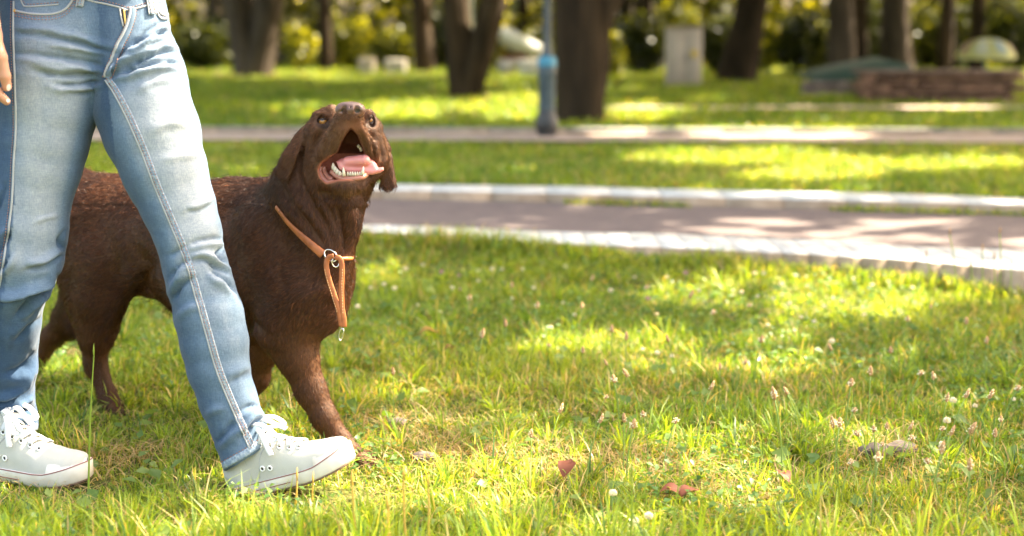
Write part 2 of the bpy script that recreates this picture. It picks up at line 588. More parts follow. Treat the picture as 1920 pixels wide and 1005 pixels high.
    C(V, (95, 345, 3.66), 20, (40, 400, 3.70), 15, 10)
    C(V, (40, 400, 3.70), 15, (10, 450, 3.70), 7, 8)
    # ---- head
    HE(V, (640, 268, -8), (70, 60, 66), 24)
    HC(V, (606, 250, 20), 34, (612, 300, 12), 42, 16)               # left cheek
    HC(V, (688, 248, 10), 26, (698, 300, 0), 33, 16)                # right cheek
    HC(V, (640, 330, -10), 62, (620, 350, -20), 66, 24)
    HC(V, (650, 268, 26), 50, (655, 226, 86), 27, 14)               # muzzle
    HC(V, (655, 226, 86), 26, (657, 214, 100), 23, 8)
    HC(V, (640, 240, 80), 17, (616, 284, 46), 24, 10)               # left flew
    HC(V, (616, 284, 46), 22, (600, 306, 30), 14, 8)
    HC(V, (673, 238, 80), 15, (694, 280, 46), 19, 9)                # right flew
    HC(V, (694, 280, 46), 18, (702, 302, 30), 13, 8)
    HC(V, (598, 219, 22), 13, (622, 211, 26), 15, 9)                # brows
    HC(V, (690, 217, 14), 13, (705, 238, 6), 12, 9)
    # lower jaw
    HC(V, (606, 330, 26), 22, (650, 346, 62), 22, 10)
    HC(V, (694, 322, 22), 20, (658, 346, 62), 22, 10)
    HC(V, (640, 350, 56), 17, (672, 350, 56), 16, 8)
    HC(V, (640, 345, 20), 40, (648, 352, 30), 30, 12)
    # ears
    earL = [(582, 226), (566, 238), (553, 252), (541, 272), (527, 296), (513, 316), (517, 328), (529, 343), (540, 338), (551, 316), (562, 292), (572, 264)]
    earR = [(703, 236), (716, 249), (726, 268), (735, 290), (738, 315), (743, 344), (737, 354), (722, 357), (711, 349), (714, 328), (708, 296), (702, 262)]
    V.prism(earR, YH + .012, YH + .036, .006, 6 * hp, bow=lambda a, b: -.012 * ((b - 300) / 50).clip(-1, 1))
    HC(V, (706, 246, -14), 11, (724, 276, -20), 8, 8)
    earfun = lambda a, b: .050 * (((578 - a) + (238 - b) * .0) / 50).clip(-.2, 1.2) * .35 + .040 * ((290 - b) / 60).clip(0, 1)
    V.prism([(x_ + 0, y_) for x_, y_ in earL], YH - .052, YH - .036, .006, 3 * hp, bow=earfun)
    # mouth
    mouth = [(658, 243), (649, 255), (641, 269), (635, 285), (622, 294), (606, 305), (599, 318), (602, 331), (612, 341), (632, 335), (658, 333), (682, 330), (692, 320), (692, 305), (683, 291), (677, 275), (669, 254)]
    V.prism(mouth, YH - .20, YH - .012, .003, 5 * hp, 'c')
    HE(V, (652, 300, 20), (36, 30, 30), 6, 'c')
    # eye sockets and nostril bed
    HE(V, (606, 229, 38), (10.5, 7.2, 12), 4, 'c')
    HE(V, (697, 226, 26), (5, 8, 12), 4, 'c')
    vs, q = V.nets()
    vs = smooth_mesh(vs, q, 2)
    N = vert_normals(vs, q)
    px, py = to_px(vs[:, 0], vs[:, 1], vs[:, 2])
    # ---- loose skin: folds and muscle edges
    disp = np.zeros(len(vs))
    front = vs[:, 1]
    def groove(line, w, amp, ymax=9, ymin=0):
        d, s_, t = polyline_d(px, py, line)
        m = np.exp(-(d / w) ** 2) * np.sin(np.pi * np.clip(t * .94 + .03, 0, 1)) ** .5
        return amp * m * ((front < ymax) & (front > ymin))
    disp -= groove([(528, 345), (545, 380), (580, 420), (605, 455)], 7, .008, 3.1)
    disp += groove([(540, 335), (560, 375), (592, 412), (615, 440)], 8, .006, 3.1)
    disp -= groove([(565, 340), (590, 385), (612, 420), (622, 452)], 6, .006, 3.05)
    disp -= groove([(628, 375), (640, 410), (650, 450), (648, 478)], 7, .009, 3.05)
    disp += groove([(655, 380), (668, 420), (664, 460)], 10, .006, 3.05)
    disp -= groove([(600, 362), (620, 392), (632, 425)], 5, .005, 3.05)
    disp -= groove([(255, 470), (275, 500), (262, 540), (240, 570)], 13, .014, 3.5)
    disp += groove([(215, 430), (240, 490), (235, 540)], 18, .007, 3.5)
    disp -= groove([(440, 560), (470, 600), (505, 640)], 10, .008, 3.2)
    disp -= groove([(545, 440), (520, 500), (530, 560)], 16, .006, 3.1)
    disp += groove([(560, 560), (600, 545), (650, 560)], 14, .005, 3.1)
    disp -= groove([(430, 420), (440, 500), (470, 560)], 16, .008, 3.2)
    disp -= groove([(600, 250), (588, 275), (590, 300)], 5, .003, 3.0)
    disp -= groove([(712, 262), (716, 290), (712, 320)], 4, .004, 3.0)
    disp -= groove([(700, 262), (703, 285), (704, 305)], 3, .003, 3.0)
    disp -= groove([(622, 240), (612, 265), (606, 288)], 5, .002, 2.95)
    disp -= groove([(604, 358), (622, 368), (650, 376), (680, 368), (696, 350)], 6, .014, YH + .02)
    disp -= groove([(570, 262), (563, 290), (560, 320), (566, 345)], 4, .013, YH + .04)
    disp -= groove([(614, 234), (600, 250), (588, 268), (584, 290)], 7, .0095, YH + .02)
    disp += groove([(630, 222), (612, 252), (598, 285)], 8, .005, YH + .02)
    disp -= groove([(681, 222), (692, 244), (701, 262), (704, 295)], 4, .008, YH + .02)
    disp += groove([(678, 236), (688, 262), (694, 288)], 6, .003, YH + .02)
    disp += groove([(592, 214), (606, 212), (618, 217)], 4, .004, YH + .03)
    disp -= groove([(540, 262), (530, 290), (526, 315)], 5, -.003, YH + .1)
    disp += vnoise(vs[:, 0] * 18, vs[:, 1] * 18, vs[:, 2] * 14, 3) * .0035 * (py > 380)
    disp -= .0042 - .0030 / (1 + np.exp((py - 365) / 10)) / (1 + np.exp(-(px - 510) / 10))        # room for the coat
    vs = vs + N * disp[:, None]
    N = vert_normals(vs, q)
    # ---- coat colour
    n1 = vnoise(vs[:, 0] * 14, vs[:, 1] * 14, vs[:, 2] * 14, 11)[:, None]
    coat = np.array([.070, .030, .0125]) * (1 + .14 * n1)
    w = np.clip((py - 180) / 500, 0, 1)[:, None]
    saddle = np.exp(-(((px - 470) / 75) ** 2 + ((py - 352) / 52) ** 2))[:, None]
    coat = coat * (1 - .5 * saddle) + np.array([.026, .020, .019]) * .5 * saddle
    face = np.exp(-(((px - 645) / 62) ** 2 + ((py - 262) / 60) ** 2))[:, None] * (front < 2.95)[:, None]
    coat = coat * (1 - .65 * face) + np.array([.150, .082, .050]) * .65 * face
    lipn = np.exp(-(((px - 657) / 22) ** 2 + ((py - 238) / 16) ** 2))[:, None] * (front < 2.9)[:, None]
    coat = coat * (1 - .7 * lipn) + np.array([.24, .10, .066]) * .7 * lipn
    chin = np.exp(-(((px - 657) / 30) ** 2 + ((py - 355) / 9) ** 2))[:, None] * (front < 2.93)[:, None]
    coat = coat * (1 - .5 * chin) + np.array([.24, .15, .085]) * .5 * chin
    pm = poly_sd(px, py, mouth)
    inner = (pm < 2.5) & (front < YH + .03) & (front > YH - .13)
    gumw = np.clip(1 - np.abs(pm - 1) / 3, 0, 1) * ((py > 291) & (front < YH)).astype(float)
    lowgum = inner & (py > 288)
    mcol = np.where(lowgum[:, None], np.array([.50, .17, .11]), np.array([.13, .045, .028]))
    mcol = np.where((inner & (py > 288) & (px < 632))[:, None], np.array([.46, .15, .10]), mcol)
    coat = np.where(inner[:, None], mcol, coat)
    rim = np.clip(1 - np.abs(pm - 3) / 4, 0, 1)[:, None] * ((py > 292) & (px < 690) & (front < YH)).astype(float)[:, None]
    coat = coat * (1 - rim) + np.array([.34, .12, .07]) * rim
    eyer = np.maximum(np.clip(1.35 - np.hypot((px - 606) / 13, (py - 229) / 9.5), 0, 1), np.clip(1.35 - np.hypot((px - 698) / 9, (py - 227) / 11), 0, 1))
    eyer = np.clip(eyer * 2.5, 0, 1)[:, None] * (front < YH)[:, None]
    coat = coat * (1 - eyer) + np.array([.035, .018, .012]) * eyer
    pads = np.array([.03, .02, .018])

    skin = mat('dog_coat', rough=.6, spec=.15, attr=True, bump=[(260, 3, .5, .002, (1, 1, .35))])
    root = thing('dog', 'chocolate brown labrador walking behind the jeans with its head thrown back and mouth open', 'dog', tuple(G(420, 790)))
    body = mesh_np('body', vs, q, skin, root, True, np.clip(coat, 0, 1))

    # ---- fur: short strands rooted all over the skin
    tri_c = (vs[q[:, 0]] + vs[q[:, 1]] + vs[q[:, 2]] + vs[q[:, 3]]) / 4
    area = np.linalg.norm(np.cross(vs[q[:, 2]] - vs[q[:, 0]], vs[q[:, 3]] - vs[q[:, 1]]), axis=1) / 2
    fpx, fpy = to_px(tri_c[:, 0], tri_c[:, 1], tri_c[:, 2])
    fn = N[q[:, 0]]
    facing = (fn * (tri_c - np.array([0, 0, CAM_H]))).sum(1) / np.linalg.norm(tri_c - np.array([0, 0, CAM_H]), axis=1)
    wgt = area * np.where(facing < .35, 1.0, .25)
    fin = inner[q].any(1) | (rim[:, 0][q].max(1) > .6) | (eyer[:, 0][q].max(1) > .7) | (lipn[:, 0][q].max(1) > .8)
    wgt[fin] = 0
    wgt *= 1 + 1.2 / (1 + np.exp((fpy - 380) / 12)) / (1 + np.exp(-(fpx - 510) / 12))
    NS = 270000
    pick = rng.choice(len(q), NS, p=wgt / wgt.sum())
    u, v = rng.random(NS)[:, None], rng.random(NS)[:, None]
    a, b, c, d = [vs[q[pick, k]] for k in range(4)]
    rootp = (a * (1 - u) + b * u) * (1 - v) + (d * (1 - u) + c * u) * v
    nn = [N[q[pick, k]] for k in range(4)]
    nr = (nn[0] * (1 - u) + nn[1] * u) * (1 - v) + (nn[3] * (1 - u) + nn[2] * u) * v
    nr /= np.linalg.norm(nr, axis=1)[:, None]
    rx, ry = to_px(rootp[:, 0], rootp[:, 1], rootp[:, 2])
    flow = np.tile(np.array([-.8, .3, -.45]), (NS, 1))
    nosep = H(657, 214, 105)
    away = rootp - nosep; away /= np.linalg.norm(away, axis=1)[:, None]
    wh = (1 / (1 + np.exp((ry - 365) / 14)) * (rx > 520))[:, None]
    wn_ = np.exp(-(((rx - 600) / 80) ** 2 + ((ry - 420) / 90) ** 2))[:, None]
    wl = np.maximum(1 / (1 + np.exp(-(ry - 610) / 18)), 0)[:, None]
    flow = flow * (1 - wn_) + np.array([-.25, .1, -1.0]) * wn_
    flow = flow * (1 - wl) + np.array([-.1, .1, -1.0]) * wl
    flow = flow * (1 - wh) + (away + np.array([0, .1, -.35])) * wh
    flow0 = flow + 0
    sw = np.stack([vnoise(rootp[:, 0] * 22, rootp[:, 1] * 22, rootp[:, 2] * 22, s_) for s_ in (5, 6, 8)], -1)
    flow += sw * .50 + rng.normal(0, .12, (NS, 3))
    tdir = flow - (flow * nr).sum(1)[:, None] * nr
    tdir /= np.linalg.norm(tdir, axis=1)[:, None] + 1e-9
    ln = np.full(NS, .0128)
    ln = np.where(wh[:, 0] > .5, .0088, ln)
    ln = np.where(ry > 620, .009, ln)
    ln = np.where((ry > 340) & (ry < 600) & (rx > 500), .0135, ln)
    under = (nr[:, 2] < -.45) & (rx < 480) & (ry > 500) & (ry < 640)
    ln = np.where(under, .026, ln)
    back_th = (rx < 135) & (ry > 500) & (ry < 590)
    ln = np.where(back_th, .024, ln)
    ln = ln * (1 - .6 * np.clip(lipn[:, 0][q[pick, 0]] * 1.2, 0, 1)) * rng.uniform(.6, 1.25, NS)
    loose = rng.random(NS) < .012
    ln = np.where(loose, ln * 1.7, ln)
    lift = np.where(loose, .6, rng.uniform(.08, .30, NS))[:, None]
    p0 = rootp - nr * .0012
    L = ln[:, None]
    p1 = p0 + (tdir * (1 - lift) + nr * (lift + .10)) * L * .4
    p2 = p1 + (tdir + nr * lift * .5) * L * .35
    p3 = p2 + (tdir - nr * .05 + np.array([0, 0, -.12])) * L * .3
    cs = np.where(wh[:, 0] > .5, .0055, .010)[:, None]
    side_ = np.cross(nr, flow0 / np.linalg.norm(flow0, axis=1)[:, None])
    side_ /= np.linalg.norm(side_, axis=1)[:, None] + 1e-9
    fl_ = np.cross(side_, nr)
    qn = np.round(nr * 2.2) / 2.2                         # cells follow the local lie of the coat: long along it, narrow across it
    su = (rootp * side_).sum(1) / (cs[:, 0] * .62) + sw[:, 0] * 1.2; tu = (rootp * fl_).sum(1) / (cs[:, 0] * 2.3) + sw[:, 1] * .8
    cell = np.stack([np.floor(su), np.floor(tu), np.floor(rootp[:, 2] / .05 + sw[:, 2] * 2)], -1).astype(np.int64)
    key = cell[:, 0] * 73856093 ^ cell[:, 1] * 19349663 ^ cell[:, 2] * 83492791
    _, inv, cnt_ = np.unique(key, return_inverse=True, return_counts=True)
    mean = np.stack([np.bincount(inv, rootp[:, d_]) for d_ in range(3)], -1) / cnt_[:, None]
    pull = (mean[inv] - rootp); pull *= np.clip(.012 / (np.linalg.norm(pull, axis=1)[:, None] + 1e-6), 0, 1)
    ps_ = (pull * side_).sum(1)[:, None] * side_; pull = ps_
    raise_ = rng.normal(0, 1, len(cnt_))[inv][:, None] * .0006; p2 = p2 + nr * raise_; p3 = p3 + nr * raise_ * 1.6
    p2 = p2 + pull * .35; p3 = p3 + pull * .62
    ctone = np.exp(rng.normal(0, .42, len(cnt_)))[inv][:, None]
    hc = bpy.data.hair_curves.new('fur')
    hc.add_curves([4] * NS)
    pts = np.stack([p0, p1, p2, p3], 1).reshape(-1, 3).astype(np.float32)
    hc.attributes['position'].data.foreach_set('vector', pts.ravel())
    rad = hc.attributes.get('radius') or hc.attributes.new('radius', 'FLOAT', 'POINT')
    wthick = np.where(wh[:, 0] > .5, .00026, .00034)[:, None] * np.array([1, .95, .7, .12])
    rad.data.foreach_set('value', wthick.ravel().astype(np.float32))
    ca = hc.attributes.new('Col', 'FLOAT_COLOR', 'CURVE')
    hcx = coat[q[pick, 0]] * rng.uniform(.6, 1.5, NS)[:, None] * ctone * np.array([.86, .66, .50])
    hcx4 = np.concatenate([np.clip(hcx, 0, 1), np.ones((NS, 1))], 1).astype(np.float32)
    ca.data.foreach_set('color', hcx4.ravel())
    fm = mat('dog_fur', rough=.38, spec=.32, attr=True)
    hc.materials.append(fm)
    fo = bpy.data.objects.new('fur', hc)
    COL.objects.link(fo)
    fo.parent = root
    fo.matrix_parent_inverse = parent_world(root).inverted()

    # ---- nose
    step = .0011
    c0 = H(657, 205, 108)
    nv = Vol(np.arange(c0[0] - .045, c0[0] + .045, step), np.arange(c0[1] - .03, c0[1] + .05, step), np.arange(c0[2] - .04, c0[2] + .035, step))
    HE(nv, (657, 205, 106), (26, 19, 14), 0)
    HE(nv, (643, 206, 108), (13, 11, 12), 5)
    HE(nv, (671, 207, 108), (13, 11, 12), 5)
    HC(nv, (657, 212, 100), 8, (657, 224, 100), 5, 5)
    HE(nv, (644.5, 207, 122), (5.6, 4.6, 14), 2.5, 'c')
    HE(nv, (670, 207.5, 122), (5.6, 4.6, 14), 2.5, 'c')
    HC(nv, (636, 210, 120), 2.2, (644, 208, 122), 3.2, 2, 'c')
    HC(nv, (678, 211, 120), 2.2, (670, 209, 122), 3.2, 2, 'c')
    HC(nv, (657, 199, 123), 1.1, (657, 240, 110), 1.3, 2, 'c')
    v2, q2 = nv.nets(); v2 = smooth_mesh(v2, q2, 1)
    ax, ay = to_px(v2[:, 0], v2[:, 1], v2[:, 2])
    holes = np.minimum(np.hypot((ax - 644.5) / 5.2, (ay - 207) / 4.4), np.hypot((ax - 670) / 5.2, (ay - 207.5) / 4.4))
    ncol = np.where((holes < .95)[:, None], np.array([.012, .005, .004]), np.array([.105, .052, .040]) + np.clip((ay - 207) / 10, 0, 1)[:, None] * np.array([.10, .035, .022]))
    mesh_np('nose', v2, q2, mat('nose_leather', rough=.32, spec=.6, attr=True, bump=[(900, 2, .35, .0006, (1, 1, 1))]), root, True, ncol)

    # ---- eyes
    def eye(cx, cy, d, r, name='eye'):
        c = H(cx, cy, d); rr = r * hp
        n = 24
        th = np.linspace(0, math.pi, n)[:, None]; ph = np.linspace(0, 2 * math.pi, 32, endpoint=False)[None]
        look = np.array([-.12, -.80, .58]); look /= np.linalg.norm(look)
        aa = np.cross(look, [0, 0, 1]); aa /= np.linalg.norm(aa); bb = np.cross(aa, look)
        pts_ = (np.cos(th)[..., None] * look + (np.sin(th) * np.cos(ph))[..., None] * aa + (np.sin(th) * np.sin(ph))[..., None] * bb).reshape(-1, 3)
        bulge = 1 + .10 * np.exp(-(th / .5) ** 2)
        vv = c + rr * pts_ * np.repeat(bulge, 32, 1).reshape(-1, 1)
        ang = np.repeat(th, 32, 1).reshape(-1)
        colr = np.where((ang < .34)[:, None], np.array([.01, .01, .012]), np.where((ang < .82)[:, None], np.array([.44, .19, .045]), np.where((ang < .92)[:, None], np.array([.10, .04, .02]), np.array([.10, .06, .045]))))
        i = np.arange(n - 1)[:, None] * 32; k = np.arange(32)[None]
        F = np.stack([i + k, i + 32 + k, i + 32 + (k + 1) % 32, i + (k + 1) % 32], -1).reshape(-1, 4)
        o = mesh_np(name, vv, F, eyem, root, True, colr)
        return o
    eyem = mat('eye_glossy', rough=.06, spec=.9, attr=True)
    eye(606.5, 229, 28, 10.2)
    eye(695, 226, 12, 7.5)
    # lids
    lidm = mat('eyelid_skin', (.045, .022, .014), .45, .5)
    for cx, cy, d, rx_, ry_ in ((606.5, 229, 35.5, 10.8, 6.4), (695.5, 225, 18.5, 4.2, 7)):
        mb = MB()
        for s_ in (0, 1):
            aa = np.linspace(math.pi * .02, math.pi * .98, 14) + s_ * math.pi
            l_ = np.array([H(cx + rx_ * math.cos(t), cy - ry_ * math.sin(t) + rx_ * .12 * -math.cos(t), d - 4 * abs(math.cos(t)) + 1) for t in aa])
            mb.tube(l_, 2.6 * hp, 8)
        mb.build('eyelid', lidm, root)

    # ---- tongue
    tong = [(630, 303), (640, 297), (654, 296), (667, 291), (683, 289), (697, 296), (706, 308), (709, 314), (719, 313), (720, 319), (713, 324), (698, 328), (687, 327), (679, 324), (651, 324), (636, 318)]
    tc = H(675, 310, 50)
    tv = Vol(np.arange(tc[0] - .06, tc[0] + .06, .0012), np.arange(tc[1] - .05, tc[1] + .08, .0016), np.arange(tc[2] - .035, tc[2] + .035, .0012))
    tv.prism(tong, YH - .062, YH - .022, .009, .002, bow=lambda a, b: -.0003 * (b - 300))
    HC(tv, (652, 302, 55), 9, (684, 300, 62), 10, 6)
    HC(tv, (641, 303, 66), 3.0, (668, 294, 74), 2.5, 2.5, 'c')
    HC(tv, (662, 314, 72), 3.2, (690, 322, 74), 2.2, 3, 'c')
    HC(tv, (709, 316, 74), 2.0, (714, 319, 74), 2.6, 2, 'c')
    v2, q2 = tv.nets(); v2 = smooth_mesh(v2, q2, 2)
    nz_ = vnoise(v2[:, 0] * 90, v2[:, 1] * 90, v2[:, 2] * 90, 2)[:, None]
    mesh_np('tongue', v2, q2, mat('tongue_wet', rough=.28, spec=.6, attr=True, sss=(.25, (.02, .006, .004), .5), bump=[(700, 2, .25, .0006, (1, 1, 1))]), root, True,
            np.array([.68, .26, .25]) * (1 + .10 * nz_))

    # ---- teeth, one jaw row
    tm = mat('tooth_enamel', (.66, .58, .45), .3, .5)
    def tooth(x, y, tx, ty, d, w_, name='tooth'):
        mb = MB()
        p_ = np.array([H(x, y, d), H((x * .6 + tx * .4), (y * .6 + ty * .4), d + 1), H((x * .25 + tx * .75), (y * .25 + ty * .75), d + 1.5), H(tx, ty, d + 1)])
        mb.tube(p_, np.array([w_, w_ * .92, w_ * .62, w_ * .2]) * hp, 8)
        mb.build(name, tm, root)
    for x in (652, 656.5, 661, 665.5, 670, 674.5):
        tooth(x, 329, x + .2, 321.5, 76 - abs(x - 663) * .35, 2.4)
    tooth(645, 330, 643.5, 313.5, 75, 3.2); tooth(679, 328, 681.5, 312.5, 74, 3.0)
    for x, y, w_ in ((638, 327, 3.8), (633, 324, 4.2), (629, 320, 4.2), (625.5, 315, 4)):
        tooth(x, y + 2, x - 1.2, y - 7 - (638 - x) * .25, 62 - (638 - x) * 1.1, w_)
    tooth(678, 283, 671.5, 270, 44, 3.0); tooth(673, 275, 670, 272.5, 46, 3.4)
    # lower gum and lip
    gm = mat('gum_wet', (.40, .165, .115), .3, .6, sss=(.15, (.02, .006, .004), .4), bump=[(300, 2, .5, .001, (1, 1, 1))])
    mb = MB()
    mb.tube(densify(np.array([H(622, 322, 46), H(634, 331, 58), H(648, 335.5, 72), H(665, 335, 75), H(679, 332, 71), H(688, 326, 54)]), .003), 5.2 * hp, 10)
    mb.tube(densify(np.array([H(601, 312, 34), H(599, 322, 38), H(604, 333, 43), H(614, 342, 49), H(628, 341, 57)]), .003), 5.0 * hp, 10)
    mb.tube(densify(np.array([H(607, 312, 30), H(608, 322, 33), H(615, 332, 40), H(624, 337, 48)]), .003), 5.2 * hp, 10)
    mb.build('gum', gm, root)

    bv = bvh_of(vs, q)
    # ---- collar: wraps the neck base; front half read off the photograph
    leather = mat('tan_leather', (.36, .115, .035), .45, .45, noise=[(60, 3, (.72, .66, .6), (1.15, 1.15, 1.1), (1, 1, 1))], bump=[(500, 2, .3, .0006, (1, 1, 1))])
    stitchm = mat('pale_stitching', (.75, .55, .32), .6, .3)
    steel = mat('bright_steel', (.72, .70, .66), .18, .5, metal=1.0)
    croot = thing('dog_collar', 'tan leather slip collar hanging loosely round the brown dog\'s neck', 'collar', tuple(P(608, 475, 2.9)))
    line = [(520, 388), (528, 398), (541, 415), (565, 440), (590, 463), (606, 477)]
    pp, nn_ = seam_pts(bv, line, 3, .0035)
    mb = MB(); k = len(pp)
    wd = np.interp(np.linspace(0, 1, k), [0, .2, .75, 1], [5.0, 6.2, 7.6, 8.6]) * pxm(2.93)
    mb.tube(pp, wd, 12, True, .42, nn_)
    mb.build('strap', leather, croot)
    # far half of the loop, behind and round the right side of the neck
    c2 = [(520, 388, 3.02), (505, 372, 3.10), (520, 362, 3.20), (580, 380, 3.18), (630, 430, 3.08), (650, 470, 3.0), (660, 483, 2.93), (648, 485, 2.893), (634, 486, 2.885)]
    mb = MB(); mb.tube(densify(np.array([P(*a_) for a_ in c2]), .01), 4 * pxm(2.95), 8); mb.build('cord', leather, croot)
    pe = pp[-1]; nrm = np.array([.25, -.95, .15])
    def ring(name, c, rx_, ry_, th, ux, uy, par):
        aa = np.linspace(0, 2 * math.pi, 29)
        l_ = np.array([c + ux * rx_ * math.cos(t) + uy * ry_ * math.sin(t) for t in aa])
        mb_ = MB(); mb_.tube(l_, th, 8, False); return mb_.build(name, steel, par)
    YC = pe[1] - .006
    s1 = pxm(YC)
    X_, Z_ = np.array([1., 0, 0]), np.array([0, 0, 1.])
    ring('ring', P(620, 479, YC), 14 * s1, 10 * s1, 1.5 * s1, np.array([.86, -.3, -.42]), np.array([.3, .2, .9]), croot)
    ring('ring', P(629, 492, YC - .006), 7 * s1, 9 * s1, 1.4 * s1, np.array([.9, .3, .2]), np.array([-.2, 0, .97]), croot)
    # hanging leather tab: two narrow straps meeting at the bottom
    mb = MB()
    for l_ in ([(626, 480), (615, 484), (612, 500), (617, 525), (627, 555), (636, 585), (640, 612)], [(628, 482), (638, 486), (641, 505), (640, 540), (641, 575), (645, 600), (645, 613)]):
        a_ = densify(np.array([P(x_, y_, YC - .008 - .012 * (y_ - 480) / 130) for x_, y_ in l_]), .004)
        mb.tube(a_, 5.2 * s1, 8, True, .35, (0.15, -1, 0))
    mb.build('hanging_strap', leather, croot)
    mb = MB()
    for l_ in ([(609, 505), (614, 527), (623, 556), (632, 585)], [(642, 505), (641, 540), (643, 590)]):
        a_ = densify(np.array([P(x_, y_, YC - .0122 - .012 * (y_ - 480) / 130) for x_, y_ in l_]), .003)
        for i in range(0, len(a_) - 1, 2): mb.tube(a_[i:i + 2], .45 * s1, 5)
    mb.build('stitching', stitchm, croot)
    ring('ring', P(640, 627, YC - .020), 4.5 * s1, 12 * s1, 1.5 * s1, np.array([.95, -.3, .1]), np.array([.16, 0, .99]), croot)
    return bv
DOG_BVH = build_dog()

